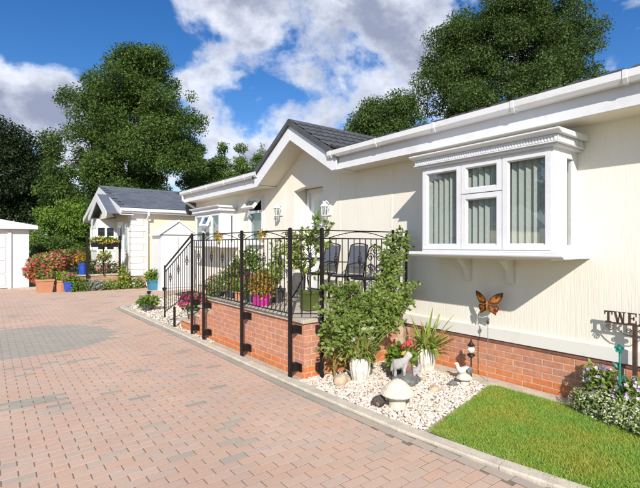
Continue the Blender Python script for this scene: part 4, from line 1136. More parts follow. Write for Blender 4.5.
for k in range(3):
    a = k * 2.094 + .4; ca, sa = math.cos(a), math.sin(a)
    MB().tube([(4.02 + ca * q, 5.62 + sa * q, DZ - .012 + z) for q, z in ((.27, .0), (.24, .06), (.12, .25), (.05, .40), (.10, .58), (.22, .70))], .012, 6).build('leg', IRON, tb)
MB().tube([(4.02 + .16 * math.cos(k * .5236), 5.62 + .16 * math.sin(k * .5236), DZ + .18) for k in range(13)], .008, 5).build('ring', IRON, tb)
# cast scroll-backed chair
t = thing('scroll_back_chair', 'black scrolled cast iron chair at the near end of the veranda', 'chair', (4.42, 4.68, DZ - .012))
cx, cy, cz = 4.42, 4.68, DZ - .012
for sx in (-1, 1):
    for sy in (-1, 1): MB().tube([(cx + sx * .17, cy + sy * .17, cz), (cx + sx * .15, cy + sy * .15, cz + .22), (cx + sx * .17, cy + sy * .17, cz + .43)], .011, 6).build('leg', IRON, t)
MB().lathe([(.21, .425), (.22, .43), (.22, .445), (.20, .45)], (cx, cy, cz), 22).build('seat', IRON, t)
bk = MB(); bk.tube([(cx + .17, cy - .17, cz + .43), (cx + .2, cy - .19, cz + .7), (cx + .2, cy - .12, cz + .88), (cx + .2, cy, cz + .94), (cx + .2, cy + .12, cz + .88), (cx + .2, cy + .19, cz + .7), (cx + .17, cy + .17, cz + .43)], .011, 6)
bk.build('back_frame', IRON, t)
sc_ = MB()
for (dy, dz, r_, fl) in ((-.09, .74, .07, 1), (.09, .74, .07, -1), (-.08, .58, .06, -1), (.08, .58, .06, 1), (0, .84, .06, 1)):
    sc_.tube(spiral((cx + .195, cy + dy, cz + dz), r_, 1.5, (0, 1), fl), .007, 5)
sc_.tube([(cx + .18, cy, cz + .44), (cx + .2, cy, cz + .93)], .007, 5); sc_.build('scrollwork', IRON, t)

# ================================================================== GARDEN ORNAMENTS
def toadstool(c, r, h, label):
    t = thing('stone_toadstool', label, 'garden ornament', c, 'cast stone toadstools')
    MB().lathe([(r * .50, 0), (r * .52, h * .1), (r * .46, h * .3), (r * .44, h * .52)], c, 24).build('stalk', STONE_L, t, smooth=True)
    MB().lathe([(r * .40, h * .50), (r * .95, h * .46), (r * 1.0, h * .50), (r * .95, h * .58), (r * .74, h * .74), (r * .45, h * .90), (r * .18, h * .985), (r * .02, h)], c, 30).build('cap', STONE_L, t, smooth=True)
toadstool((3.30, 3.02, .005), .172, .29, 'large cream stone toadstool at the front of the gravel')
toadstool((4.50, 3.06, .005), .095, .13, 'small cream stone toadstool near the brick plinth')
# hedgehog
def lump(name, c, rx, ry, rz, mat, parent, seed=1, sub=3, amp=.12, spikes=False):
    bm = bmesh.new(); bmesh.ops.create_icosphere(bm, subdivisions=sub, radius=1); r_ = random.Random(seed)
    ph = [r_.uniform(0, 6) for _ in range(6)]
    for v in bm.verts:
        k = 1 + amp * (math.sin(v.co.x * 3 + ph[0]) * math.sin(v.co.y * 3.4 + ph[1]) + .6 * math.sin(v.co.z * 5 + ph[2]) * math.sin(v.co.x * 6 + ph[3]))
        if spikes and v.co.z > -.2: k += r_.uniform(0, .18)
        v.co = Vector((c[0] + v.co.x * rx * k, c[1] + v.co.y * ry * k, c[2] + v.co.z * rz * k))
    me = bpy.data.meshes.new(name); bm.to_mesh(me); bm.free(); me.materials.append(mat)
    me.polygons.foreach_set('use_smooth', [not spikes] * len(me.polygons))
    return link(name, me, parent)
hc = (3.19, 3.17, .035)
t = thing('hedgehog_ornament', 'small dark hedgehog ornament beside the large toadstool', 'garden ornament', (hc[0], hc[1], .0))
lump('body', (hc[0], hc[1], .05), .075, .055, .055, FURW, t, 3, spikes=True)
MB().lathe([(.022, 0), (.018, .02), (.009, .045), (.003, .055)], (0, 0, 0), 10).build('snout', STONE_B, t).matrix_local = Matrix.Translation((-.055, -.03, .045)) @ Matrix.Rotation(R(-120), 4, 'Z') @ Matrix.Rotation(R(95), 4, 'Y')
# animals on a rock
sx, sy = 3.93, 3.50
t = thing('animal_statue', 'grey stone statue of two animals standing on a dark rock', 'statue', (sx, sy, 0))
lump('rock_base', (sx + .03, sy - .02, .045), .19, .15, .075, STONE_D, t, 5, amp=.2)
def A(dx, dz, dy=0): # along the camera-right direction so that the animal stands sideways
    return (sx + .794 * dx + .3 * dy, sy - .608 * dx + .5 * dy, dz)
skinned('large_animal', [A(-.06, .235), A(-.10, .23), A(-.125, .20), A(-.01, .25), A(.02, .27), A(.035, .31), A(.05, .345), A(.085, .335), A(.105, .325),
                         A(-.105, .16, .05), A(-.11, .09, .05), A(-.105, .16, -.05), A(-.11, .09, -.05), A(.0, .17, .05), A(.0, .09, .05), A(.0, .17, -.05), A(.0, .09, -.05), A(.045, .385, .03), A(.045, .385, -.03), A(-.15, .15)],
        [.062, .06, .035, .058, .05, .038, .04, .028, .018, .024, .018, .024, .018, .022, .017, .022, .017, .012, .012, .012],
        [(0, 1), (1, 2), (0, 3), (3, 4), (4, 5), (5, 6), (6, 7), (7, 8), (1, 9), (9, 10), (1, 11), (11, 12), (3, 13), (13, 14), (3, 15), (15, 16), (6, 17), (6, 18), (2, 19)], STONE_G, t)
skinned('small_animal', [A(.15, .15), A(.12, .145), A(.175, .175), A(.19, .21), A(.215, .205), A(.12, .09, .03), A(.12, .09, -.03), A(.17, .09, .03), A(.17, .09, -.03), A(.185, .245, .02), A(.185, .245, -.02)],
        [.04, .038, .03, .028, .016, .014, .014, .013, .013, .008, .008], [(0, 1), (0, 2), (2, 3), (3, 4), (1, 5), (1, 6), (2, 7), (2, 8), (3, 9), (3, 10)], STONE_G, t)
lump('tree_stump', A(.075, .17, .10), .04, .04, .10, STONE_B, t, 8, amp=.15)
# bird
bx, by = 4.62, 3.12
t = thing('bird_statue', 'grey and white duck statue with dark wings by the plinth', 'statue', (bx, by, 0))
def Bp(dx, dz, dy=0): return (bx + .794 * dx + .3 * dy, by - .608 * dx + .4 * dy, dz)
skinned('body', [Bp(0, .125), Bp(-.05, .12), Bp(-.09, .14), Bp(.05, .135), Bp(.085, .125), Bp(-.105, .185), Bp(-.11, .215), Bp(-.145, .21), Bp(0, .05, .03), Bp(0, .02, .03), Bp(0, .05, -.03), Bp(0, .02, -.03)],
        [.065, .06, .035, .05, .02, .026, .03, .012, .014, .02, .014, .02], [(0, 1), (1, 2), (0, 3), (3, 4), (2, 5), (5, 6), (6, 7), (0, 8), (8, 9), (0, 10), (10, 11)], pm('white painted stone', (.66, .63, .58), (.5, .47, .43), ns=20, rough=.85), t)
for s_ in (-1, 1): lump('wing', Bp(.03, .14, .12 * s_), .06, .022, .042, STONE_D, t, 6 + s_)
t = thing('tortoise_ornament', 'little dark tortoise ornament lying on the gravel by the small toadstool', 'garden ornament', (4.33, 3.10, 0))
lump('shell', (4.33, 3.10, .03), .06, .045, .032, STONE_D, t, 9, amp=.05)
lump('head', (4.275, 3.125, .028), .018, .014, .013, STONE_B, t, 9, 2, .02)
for dx, dy in ((-.04, .035), (.04, .035), (-.04, -.035), (.04, -.035)): lump('foot', (4.33 + dx, 3.10 + dy, .012), .016, .014, .014, STONE_B, t, 2, 2, .02)
t = link('buff_rock', None); bpy.data.objects.remove(t)
rk = lump('buff_rock', (3.33, 3.94, .05), .10, .08, .075, ROCK, None, 12, 3, .16); tag(rk, 'rounded buff rock on the gravel left of the lily pot', 'rock')
rk = lump('buff_rock', (4.02, 3.12, .02), .085, .06, .04, ROCK, None, 15, 3, .2); tag(rk, 'flat buff rock in the middle of the gravel', 'rock')
# solar globe stake
t = thing('globe_stake_light', 'black garden stake light with a frosted round globe by the plinth', 'garden light', (4.70, 3.10, 0))
MB().tube([(4.70, 3.10, 0), (4.70, 3.10, .30)], .009, 6).build('stake', IRON, t)
MB().lathe([(.01, .27), (.05, .30), (.045, .315), (.02, .33)], (4.70, 3.10, 0), 12).build('collar', IRON, t)
MB().lathe([(.012, .325), (.034, .34), (.046, .37), (.034, .40), (.012, .414)], (4.70, 3.10, 0), 16).build('globe', GLOBE, t, smooth=True)
MB().lathe([(.014, .412), (.05, .42), (.03, .44), (.012, .47), (.006, .50)], (4.70, 3.10, 0), 12).build('cap', IRON, t)
# butterfly on a rod
BX, BY = 4.74, 2.90
t = thing('butterfly_stake', 'orange and brown metal butterfly on a thin rod before the cream wall', 'garden ornament', (BX, BY, 0))
MB().tube([(BX, BY, 0), (BX, BY, .95)], .0045, 6).build('rod', ROD, t)
MB().lathe([(.004, .70), (.014, .715), (.018, .735), (.012, .755), (.004, .765)], (BX, BY, 0), 10).build('bead', BRONZE, t, smooth=True)
up = [(.008, .005), (.03, .06), (.07, .095), (.12, .125), (.178, .142), (.176, .10), (.155, .045), (.12, .0), (.06, -.012)]
lo = [(.008, -.008), (.06, -.022), (.115, -.012), (.135, -.045), (.122, -.085), (.105, -.10), (.10, -.135), (.065, -.112), (.02, -.085)]
for s_ in (-1, 1):
    for w_, nm in ((up, 'upper_wing'), (lo, 'lower_wing')):
        def wp(p, off): # wings tilt away from the body
            y = -s_ * p[0]; return (BX - .02 - off + .25 * abs(p[0]), BY + y, .955 + p[1])
        n = len(w_); cxm = sum(p[0] for p in w_) / n; czm = sum(p[1] for p in w_) / n
        ins = [(cxm + (p[0] - cxm) * .70, czm + (p[1] - czm) * .66) for p in w_]
        q = MB(); q.add([wp(p, 0) for p in w_] + [wp(p, -.004) for p in w_], [tuple(range(n)), tuple(range(2 * n - 1, n - 1, -1))] + [(i, i + n, (i + 1) % n + n, (i + 1) % n) for i in range(n)])
        wo_ = q.build(nm, BFLY_D, t)
        q = MB(); q.add([wp(p, .004) for p in ins] + [wp(p, .001) for p in ins], [tuple(range(n)), tuple(range(2 * n - 1, n - 1, -1))] + [(i, i + n, (i + 1) % n + n, (i + 1) % n) for i in range(n)])
        q.build('wing_panel', BFLY_O, wo_)
        cc_ = ins[3] if nm == 'upper_wing' else ins[4]
        q = MB()
        for (fx, fz, rr_) in ((.5, .45, .016), (.28, .25, .012)):
            c0 = (cxm + (cc_[0] - cxm) * fx, czm + (cc_[1] - czm) * fz); pts_ = [(c0[0] + rr_ * math.cos(k * .785), c0[1] + rr_ * math.sin(k * .785)) for k in range(8)]
            q.add([wp(p, .0065) for p in pts_], [tuple(range(8))])
        q.build('wing_spot', BFLY_D, wo_)
MB().tube([(BX - .025, BY, .85), (BX - .028, BY, .92), (BX - .028, BY, .98), (BX - .03, BY, 1.0)], [.006, .012, .014, .008], 8).build('body', BFLY_O, t, smooth=True)
for s_ in (-1, 1): MB().tube([(BX - .03, BY, 1.0), (BX - .04, BY + s_ * .02, 1.04), (BX - .04, BY + s_ * .035, 1.06)], .002, 4).build('antenna', BRONZE, t)
# name sign on a post
SXX = 4.80
t = thing('name_sign', 'brown iron sign post with letters TWE standing on its bar', 'sign', (SXX, 1.436, 0))
MB().box(SXX - .017, SXX + .017, 1.436 - .017, 1.436 + .017, 0, .905).build('post', BRONZE, t)
MB().box(SXX - .008, SXX + .008, .80, 1.68, .893, .906).build('crossbar', BRONZE, t)
def letter(ch, y0, w, z0=.906, h=.106):
    """block serif letters, read from the driveway: the text runs towards -y"""
    q = MB(); s = .022 * 1.0; sf = .008; x0, x1 = SXX - .006, SXX + .006
    def bx_(a, b, c, d): q.box(x0, x1, y0 - a, y0 - b, z0 + c, z0 + d)
    def dg(a0, z_0, a1, z_1, th): q.add([(x0, y0 - a0, z0 + z_0), (x0, y0 - a0 - th, z0 + z_0), (x0, y0 - a1 - th, z0 + z_1), (x0, y0 - a1, z0 + z_1), (x1, y0 - a0, z0 + z_0), (x1, y0 - a0 - th, z0 + z_0), (x1, y0 - a1 - th, z0 + z_1), (x1, y0 - a1, z0 + z_1)],
                                         [(0, 1, 2, 3), (7, 6, 5, 4), (0, 4, 5, 1), (1, 5, 6, 2), (2, 6, 7, 3), (3, 7, 4, 0)])
    if ch == 'T':
        bx_(0, w, h - .014, h); bx_(0, .008, h - .036, h - .014); bx_(w - .008, w, h - .036, h - .014)
        bx_(w / 2 - .010, w / 2 + .010, 0, h - .014); bx_(w / 2 - .024, w / 2 - .010, 0, sf); bx_(w / 2 + .010, w / 2 + .024, 0, sf)
    if ch == 'W':
        dg(.004, h - sf, w * .27, 0, .018); dg(w * .5, h - sf, w * .27 + .006, 0, .009); dg(w * .44, h - sf, w * .71, 0, .018); dg(w - .016, h - sf, w * .71 + .008, 0, .009)
        bx_(-.006, .03, h - sf, h); bx_(w * .4, w * .6, h - sf, h); bx_(w - .03, w + .004, h - sf, h)
    if ch in 'EL':
        bx_(.008, .028, 0, h); bx_(0, .008, 0, sf); bx_(0, .008, h - sf, h)
        bx_(.028, w, 0, .012); bx_(w - .009, w, .012, .034)
        if ch == 'E':
            bx_(.028, w, h - .012, h); bx_(w - .009, w, h - .034, h - .012); bx_(.028, w - .018, h / 2 - .006, h / 2 + .006); bx_(w - .026, w - .018, h / 2 - .02, h / 2 + .02)
        else: bx_(.028, .042, h - sf, h)
    q.build('letter', BRONZE, t)
letter('T', 1.690, .07); letter('W', 1.611, .097); letter('E', 1.497, .074); letter('L', 1.407, .066)
sc_ = MB()
for sg in (1, -1):
    cy_ = lambda q: 1.436 + sg * q
    sc_.tube(spiral((SXX, cy_(.205), .852), .034, 1.6, (0, 1), sg), .005, 5); sc_.tube([(SXX, cy_(.175), .885), (SXX, cy_(.13), .835), (SXX, cy_(.08), .80), (SXX, cy_(.017), .795)], .005, 5)
    sc_.tube(spiral((SXX, cy_(.05), .84), .024, 1.5, (0, 1), -sg), .005, 5)
sc_.build('scroll', BRONZE, t)
# teal flower stake
tx, ty = 4.62, 1.50
t = thing('teal_flower_stake', 'teal metal flower on a stake in front of the sign post', 'garden ornament', (tx, ty, 0))
MB().tube([(tx, ty, 0), (tx, ty, .68)], .009, 6).build('stake', TEAL, t)
for k in range(5):
    a = k * 1.2566 + .3; pv = [(0, .0), (.016, .014), (.034, .016), (.043, 0), (.034, -.016), (.016, -.014)]
    q = MB(); pp = [(tx - .01 - .25 * u_, ty + u_ * math.cos(a) - v_ * math.sin(a), .70 + u_ * math.sin(a) + v_ * math.cos(a)) for u_, v_ in pv]
    q.add(pp + [(p[0] + .004, p[1], p[2]) for p in pp], [tuple(range(6)), tuple(range(11, 5, -1))] + [(i, i + 6, (i + 1) % 6 + 6, (i + 1) % 6) for i in range(6)]); q.build('petal', TEAL, t)
lump('flower_centre', (tx - .015, ty, .70), .014, .016, .016, TEAL, t, 2, 2, .02)
for zz_, sg in ((.50, 1), (.40, -1)):
    q = MB(); pp = [(tx, ty, zz_), (tx - .01, ty + sg * .035, zz_ + .03), (tx, ty + sg * .06, zz_ + .06), (tx + .01, ty + sg * .02, zz_ + .05)]; q.add(pp + [(p[0] + .004, p[1], p[2]) for p in pp], [(0, 1, 2, 3), (7, 6, 5, 4)] + [(i, i + 4, (i + 1) % 4 + 4, (i + 1) % 4) for i in range(4)]); q.build('leaf', TEAL, t)

# ---- bits on the far gravel
potted('low_green_pot', 'low green plant in a dark bowl on the gravel corner', 'potted plant', (3.22, 11.35, 0), .17, .18, DARKP, [(0, 0, .05, .26, .24, .14)], 420, .09, L_LIGHT)
for k, (x, y, lab) in enumerate(((3.42, 11.95, 'short black stake light left of the low green pot'), (3.60, 11.25, 'taller black stake light right of the low green pot'))):
    t = thing('stake_light', lab, 'garden light', (x, y, 0), 'stake lights on the far gravel')
    hh = .34 + .14 * k
    MB().tube([(x, y, 0), (x, y, hh)], .012, 6).build('stake', IRON, t)
    MB().lathe([(.03, hh), (.05, hh + .03), (.05, hh + .06), (.07, hh + .07), (.02, hh + .09)], (x, y, 0), 10).build('head', IRON, t)

# ---- satellite dish on the home's far end
t = thing('satellite_dish', 'dark grey satellite dish on the far end of the park home', 'satellite dish', (5.05, 12.6, 2.6))
MB().tube([(5.0, 12.45, 2.55), (5.0, 12.75, 2.55), (5.0, 12.78, 2.75)], .02, 8).build('arm', DISHM, t)
dm = MB().lathe([(.01, .0), (.12, .02), (.22, .06), (.29, .11), (.285, .118), (.21, .07), (.12, .032), (.01, .012)], (0, 0, 0), 24).build('dish', DISHM, t, smooth=True)
dm.matrix_local = Matrix.Translation((-.03, .2, .2)) @ Matrix.Rotation(R(-62), 4, 'Z') @ Matrix.Rotation(R(-72), 4, 'Y')
MB().tube([(5.0, 12.78, 2.6), (4.85, 12.55, 2.62), (4.75, 12.45, 2.72)], .012, 6).build('feed_arm', DISHM, t)

# ================================================================== NEIGHBOUR'S HOME
NX, NY0, NY1 = 4.40, 17.6, 24.9
nb = thing('neighbour_home', 'pale cream bungalow with slate roof and white gable at the far end', 'house', (NX, 21, 0))
GB = pm('sandy brick base', (0.45, 0.27, 0.18), (0.36, 0.22, 0.15), ns=12, rough=.9)
wl_ = MB(); wl_.box(NX, 12.5, NY0, NY1, .45, 2.95); wl_.prism([(NY0, 2.95), (NY1, 2.95), ((NY0 + NY1) / 2, 4.05)], 'x', NX, NX + .15)
wl_.build('wall', NCREAM, nb)
MB().box(NX + .02, 12.5, NY0 + .02, NY1, -.1, .45).build('brick_base', GB, nb)
q = MB(); k = 0; z = .46
while z < 2.85:      # quoin blocks at the corner
    w = .55 if k % 2 else .42
    MB().box(NX - .025, NX + w, NY0 - .025, NY0 + w * .8, z, min(z + .235, 2.9)).build('quoin', QUOIN, nb, bevel=.01); z += .245; k += 1
RYN, RZN, RXN = 21.25, 4.22, 3.95
def rz_n(y): return 3.05 + (RZN - 3.05) * (1 - abs(y - RYN) / 3.9)
rf = MB().add([(RXN, 17.35, 3.05), (13, 17.35, 3.05), (13, RYN, RZN), (RXN, RYN, RZN), (13, 25.15, 3.05), (RXN, 25.15, 3.05),
               (RXN, 17.35, 2.97), (13, 17.35, 2.97), (13, 25.15, 2.97), (RXN, 25.15, 2.97), (RXN, RYN, RZN - .08), (13, RYN, RZN - .08)],
              [(0, 1, 2, 3), (3, 2, 4, 5), (6, 10, 11, 7), (10, 9, 8, 11), (0, 6, 7, 1), (4, 8, 9, 5), (0, 3, 10, 6), (3, 5, 9, 10), (1, 7, 11, 2), (2, 11, 8, 4)]).build('roof', SLATE, nb)
# slate courses on the near slope
sl_len = math.hypot(3.9, RZN - 3.05); nrow = 15
V = []; F = []
for r_ in range(nrow):
    s0 = r_ / nrow; s1 = (r_ + 1.05) / nrow
    ya, za = 17.33 + 3.9 * s0, 3.06 + (RZN - 3.05) * s0; yb, zb = 17.33 + 3.9 * s1, 3.06 + (RZN - 3.05) * s1
    x = RXN + (.17 if r_ % 2 else 0)
    while x < 9.2:
        o_ = len(V); x1 = x + .325; j = random.uniform(0, .006)
        V += [(x, ya, za + .045 + j), (x1, ya, za + .045 + j), (x1, yb, zb + .012), (x, yb, zb + .012), (x, ya, za + .01), (x1, ya, za + .01)]
        F += [(o_, o_ + 1, o_ + 2, o_ + 3), (o_ + 4, o_ + 5, o_ + 1, o_)]; x += .33
so_ = np_mesh('slates', np.array(V), np.array(F), SLATE, rf); stuff(so_)
x = RXN
while x < 9.2: MB().prism([(RYN - .14, RZN - .01), (RYN - .05, RZN + .06), (RYN + .05, RZN + .06), (RYN + .14, RZN - .01)], 'x', x, x + .44).build('ridge_tile', SLATE, rf); x += .45
for s_ in (-1, 1):
    ye = RYN + s_ * 3.92
    MB().prism([(ye, rz_n(ye) - .02), (RYN, RZN - .02), (RYN, RZN - .30), (ye, rz_n(ye) - .25)], 'x', RXN - .03, RXN + .0).build('bargeboard', WHITE, nb)
    MB().prism([(ye, rz_n(ye) - .26), (RYN, RZN - .28), (RYN, RZN - .26), (ye, rz_n(ye) - .24)], 'x', RXN, NX).build('soffit', WHITE, nb)
MB().box(RXN, 12.8, 17.26, 17.34, 2.93, 3.04).build('gutter', WHITE2, nb)
MB().box(RXN, 12.8, 17.34, NY0, 2.86, 2.95).build('eaves_box', WHITE, nb)
MB().tube([(4.95, 17.30, 2.95), (4.95, 17.30, 2.80), (4.95, 17.52, 2.62), (4.95, 17.52, .05)], .045, 8).build('downpipe', WHITE2, nb, smooth=True)
# porch gable over the door
pxx = 3.55; py0, py1, pap = 17.75, 21.3, 19.5
for s_, ye in ((-1, py0), (1, py1)):
    MB().add([(pxx, ye, 2.92), (NX, ye, 2.92), (NX, pap, 3.72), (pxx, pap, 3.72), (pxx, ye, 2.84), (NX, ye, 2.84), (NX, pap, 3.64), (pxx, pap, 3.64)],
             [(0, 1, 2, 3), (4, 7, 6, 5), (0, 3, 7, 4), (0, 4, 5, 1), (1, 5, 6, 2)]).build('porch_roof', SLATE, nb)
    MB().prism([(ye, 2.91), (pap, 3.70), (pap, 3.42), (ye + (-s_) * .25, 2.72), (ye, 2.72)], 'x', pxx - .03, pxx - .002).build('bargeboard', WHITE, nb)
MB().prism([(py0 + .3, 2.75), (py1 - .3, 2.75), (pap, 3.40)], 'x', pxx + .3, pxx + .36).build('porch_gable_panel', NCREAM, nb)
# three sided bay and door on the gable end
bb = MB(); bb.prism([(NX, 20.2), (3.75, 20.7), (3.75, 22.0), (NX, 22.5)], 'z', .6, 1.4); bb.prism([(NX, 20.2), (3.75, 20.7), (3.75, 22.0), (NX, 22.5)], 'z', 2.45, 2.8)
bb.build('bay_wall', QUOIN, nb)
for (xa, ya, xb, yb) in ((4.36, 20.22, 3.76, 20.7), (3.75, 20.72, 3.75, 21.35), (3.75, 21.37, 3.75, 22.0)):
    a, b = Vector((xa, ya, 0)), Vector((xb, yb, 0))
    q = MB()
    for zz_ in (1.43, 2.0, 2.42): q.bar((xa, ya, zz_), (xb, yb, zz_), .06, .06)
    for e in (a, a.lerp(b, .5), b): q.bar((e.x, e.y, 1.4), (e.x, e.y, 2.45), .07, .07)
    wo_ = q.build('window', WHITE, nb)
    MB().add([(xa + .03, ya, 1.4), (xb + .03, yb, 1.4), (xb + .03, yb, 2.45), (xa + .03, ya, 2.45), (xa + .05, ya, 1.4), (xb + .05, yb, 1.4), (xb + .05, yb, 2.45), (xa + .05, ya, 2.45)],
             [(0, 1, 2, 3), (7, 6, 5, 4), (0, 4, 5, 1), (1, 5, 6, 2), (2, 6, 7, 3), (3, 7, 4, 0)]).build('pane', GLASSD, wo_)
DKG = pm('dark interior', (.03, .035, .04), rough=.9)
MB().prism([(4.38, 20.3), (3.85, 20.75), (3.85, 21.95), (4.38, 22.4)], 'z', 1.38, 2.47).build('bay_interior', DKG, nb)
dd = MB().box(NX - .06, NX - .002, 18.75, 19.65, .62, 2.6).build('door', DOORM, nb)
MB().box(NX - .075, NX - .061, 18.95, 19.45, 1.5, 2.45).build('door_pane', pm('dark blue door glass', (.04, .06, .10), rough=.1), dd)
MB().box(NX - .075, NX - .061, 18.95, 19.45, .78, 1.35).build('door_panel', WHITE, dd)
MB().box(3.8, NX, 18.4, 20.0, -.05, .60).build('door_step', GB, nb)
w2 = MB().box(NX - .05, NX - .002, 18.02, 18.5, 1.3, 2.5).build('window', WHITE, nb)
MB().box(NX - .06, NX - .051, 18.09, 18.43, 1.4, 2.4).build('pane', GLASSD, w2)

# ---- white gabled garden cabinet
cx0, cx1, cy0, cy1 = 4.98, 6.25, 15.95, 17.0
st = thing('garden_shed', 'white plastic garden shed with a pointed roof before the neighbour wall', 'shed', (5.6, 16.4, 0))
MB().box(cx0, cx1, cy0, cy1, 0, 2.02).build('shed_body', WHITE, st)
for a, b in ((cx0 + .05, (cx0 + cx1) / 2 - .01), ((cx0 + cx1) / 2 + .01, cx1 - .05)):
    d_ = MB().box(a, b, cy0 - .03, cy0 - .001, .08, 1.95).build('shed_door', WHITE, st, bevel=.006)
    for z0_, z1_ in ((.2, .95), (1.05, 1.85)): MB().box(a + .1, b - .1, cy0 - .04, cy0 - .031, z0_, z1_).build('door_panel', WHITE, d_, bevel=.004)
xm = (cx0 + cx1) / 2
MB().prism([(cx0 - .06, 2.03), (cx1 + .06, 2.03), (xm, 2.50)], 'y', cy0 - .05, cy1).build('shed_gable', WHITE, st)
for s_ in (-1, 1):
    xe = xm + s_ * .74
    MB().prism([(xe, 1.99), (xe, 2.05), (xm, 2.58), (xm, 2.51)], 'y', cy0 - .10, cy1 + .05).build('shed_roof', WHITE, st)
potted('blue_square_planter', 'green plant in a teal blue square planter beside the shed', 'potted plant', (4.90, 16.5, 0), .21, .36, BLUEP, [(0, 0, .12, .30, .26, .22)], 420, .12, L_LIGHT, sq=True)

# ---- garage at the left edge
ga = thing('white_garage', 'white garage with a low pitched roof at the left edge', 'garage', (-.5, 22, 0))
GXR, GYF = 1.30, 20.35
MB().box(-4.2, GXR, GYF, GYF + 5.5, 0, 2.25).build('garage_wall', QUOIN, ga)
MB().prism([(-4.45, 2.26), (GXR + .28, 2.26), (GXR + .28, 2.40), (-1.45, 2.95), (-4.45, 2.40)], 'y', GYF - .25, GYF + 5.7).build('garage_roof', WHITE2, ga)
gd = MB().box(-1.6, .62, GYF - .05, GYF - .002, .03, 2.05).build('garage_door', WHITE, ga)
for k in range(4): MB().box(-1.55, .57, GYF - .065, GYF - .051, .10 + k * .49, .53 + k * .49).build('door_panel', WHITE, gd, bevel=.008)
for a, b in ((-1.72, -1.6), (.62, .74)): MB().box(a, b, GYF - .06, GYF - .002, 0, 2.15).build('door_jamb', WHITE, ga)
st_ = MB().box(1.0, 2.1, 19.4, 20.1, -.02, .035).build('stone_slab', CONC); tag(st_, 'pale flat stone slab in front of the garage corner', 'slab')

# ---- brick planter with flowers before the neighbour home
pl = thing('brick_planter', 'low brick planter wall with flowers below the neighbour gable', 'planter', (3.3, 18.2, 0))
pc_ = MB(); pc_.box(2.55, 4.35, 17.75, 17.95, -.05, .52); pc_.box(2.35, 2.55, 17.75, 20.5, -.05, .52); pc_.build('wall', MORTAR, pl)
bk_ = MB()
for c_ in range(7):
    x = 2.33 + (.11 if c_ % 2 else 0)
    while x < 4.3: bk_.box(x, x + .215, 17.735, 17.75, .0 + c_ * .075, .066 + c_ * .075); x += .225
stuff(bk_.build('bricks', GBRICK or pm('sandy facing bricks', (.5, .3, .2), rand='island', ramp=[(.48, .27, .17), (.42, .23, .15), (.55, .33, .22)], rough=.9), pl))
MB().box(2.3, 4.38, 17.70, 18.0, .521, .57).build('coping', COPING, pl)
MB().box(2.56, 4.35, 18.0, 20.0, .3, .48).build('soil', EARTH, pl)
def bush(name, label, cat, lobes, nleaf, ls, lm, nf=0, fs=.1, fm_=None, group=None, base=None):
    b = base or (lobes[0][0], lobes[0][1], 0)
    t = thing(name, label, cat, b, group)
    P, Nn = shell(lobes, nleaf, .35); ok = P[:, 2] > .01; leaves('foliage', P[ok], ls, lm, t, D=Nn[ok] * .5, Nn=Nn[ok])
    stems('stem', b, [(l[0], l[1], l[2]) for l in lobes] * 2, BARK, t, .02, .01)
    if nf:
        P, Nn = shell(lobes, nf, .9); ok = P[:, 2] > .1; blossoms('blossoms', P[ok] + Nn[ok] * .03, fs, fm_, t, Nn[ok])
    return t
bush('red_azalea', 'crimson azalea bush left of the brick planter', 'flowering bush', [(1.75, 18.9, .95, .62, .5, .38), (1.45, 19.1, .7, .4, .4, .3)], 1700, .11, L_SHRUB, 330, .12, F_RED, 'azaleas near the neighbour home', (1.75, 19.0, 0))
bush('crimson_azalea', 'tall crimson azalea bush beside the blue pots', 'flowering bush', [(2.25, 19.4, 1.05, .55, .5, .38), (2.6, 19.6, 1.15, .45, .4, .35)], 1500, .11, L_SHRUB, 330, .12, F_RED, 'azaleas near the neighbour home', (2.3, 19.5, 0))
bush('acer_bush', 'low orange red bush behind the terracotta pots', 'flowering bush', [(1.55, 18.5, .55, .35, .3, .28)], 420, .10, L_SHRUB, 200, .12, leafmat('orange red petal', (.62, .12, .05), (.55, .06, .04)), 'azaleas near the neighbour home', (1.5, 18.6, 0))
potted('terracotta_square_pot', 'low shrub in a square terracotta pot on the paving', 'potted plant', (1.60, 17.95, 0), .26, .46, TERRA, [(0, 0, .12, .28, .26, .18)], 280, .10, L_SHRUB, 70, .09, F_RED, sq=True)
potted('terracotta_round_pot', 'leafy plant in a round terracotta pot on the paving', 'potted plant', (2.12, 17.95, 0), .24, .40, TERRA, [(0, 0, .10, .26, .25, .16)], 300, .10, L_LIGHT)
potted('cobalt_pot', 'orange leaved plant in a glossy cobalt pot on the planter coping', 'potted plant', (2.78, 17.87, .57), .16, .42, BLUEG, [(0, 0, .18, .22, .2, .22)], 260, .10, F_COL)
potted('cobalt_bowl', 'leafy plant in a low cobalt bowl beside the taller cobalt pot', 'potted plant', (2.32, 17.6, .0), .20, .36, BLUEG, [(0, 0, .12, .24, .22, .18)], 260, .10, L_LIGHT, 40, .09, F_MAG)
bush('rose_bush', 'pink rose bush on the brick planter before the far door', 'flowering bush', [(3.35, 18.3, .80, .42, .35, .30), (3.85, 18.2, .72, .35, .3, .30)], 900, .09, L_SHRUB, 120, .10, F_PINK, base=(3.4, 18.3, .45))
def tuft(x, lab, lm, fm_=None, h=.28, w=.36, z=0):
    return bush('border_plant', lab, 'border plant', [(x, 17.45, z + h * .55, w, .22, h)], 420, .09, lm, 70 if fm_ else 0, .07, fm_, 'border plants at the foot of the planter', (x, 17.45, 0))
tuft(2.62, 'light green border plant at the planter left of the silver one', L_LIGHT, h=.34)
tuft(3.12, 'silver leaved border plant at the foot of the planter', leafmat('silver leaf', (.36, .40, .34), (.46, .50, .44), (.28, .33, .27)))
tuft(3.62, 'rounded dark green border plant at the foot of the planter', L_SHRUB, h=.26)
tuft(4.08, 'tall yellow green border plant by the house corner', L_LIGHT, F_YEL, h=.62, w=.2)
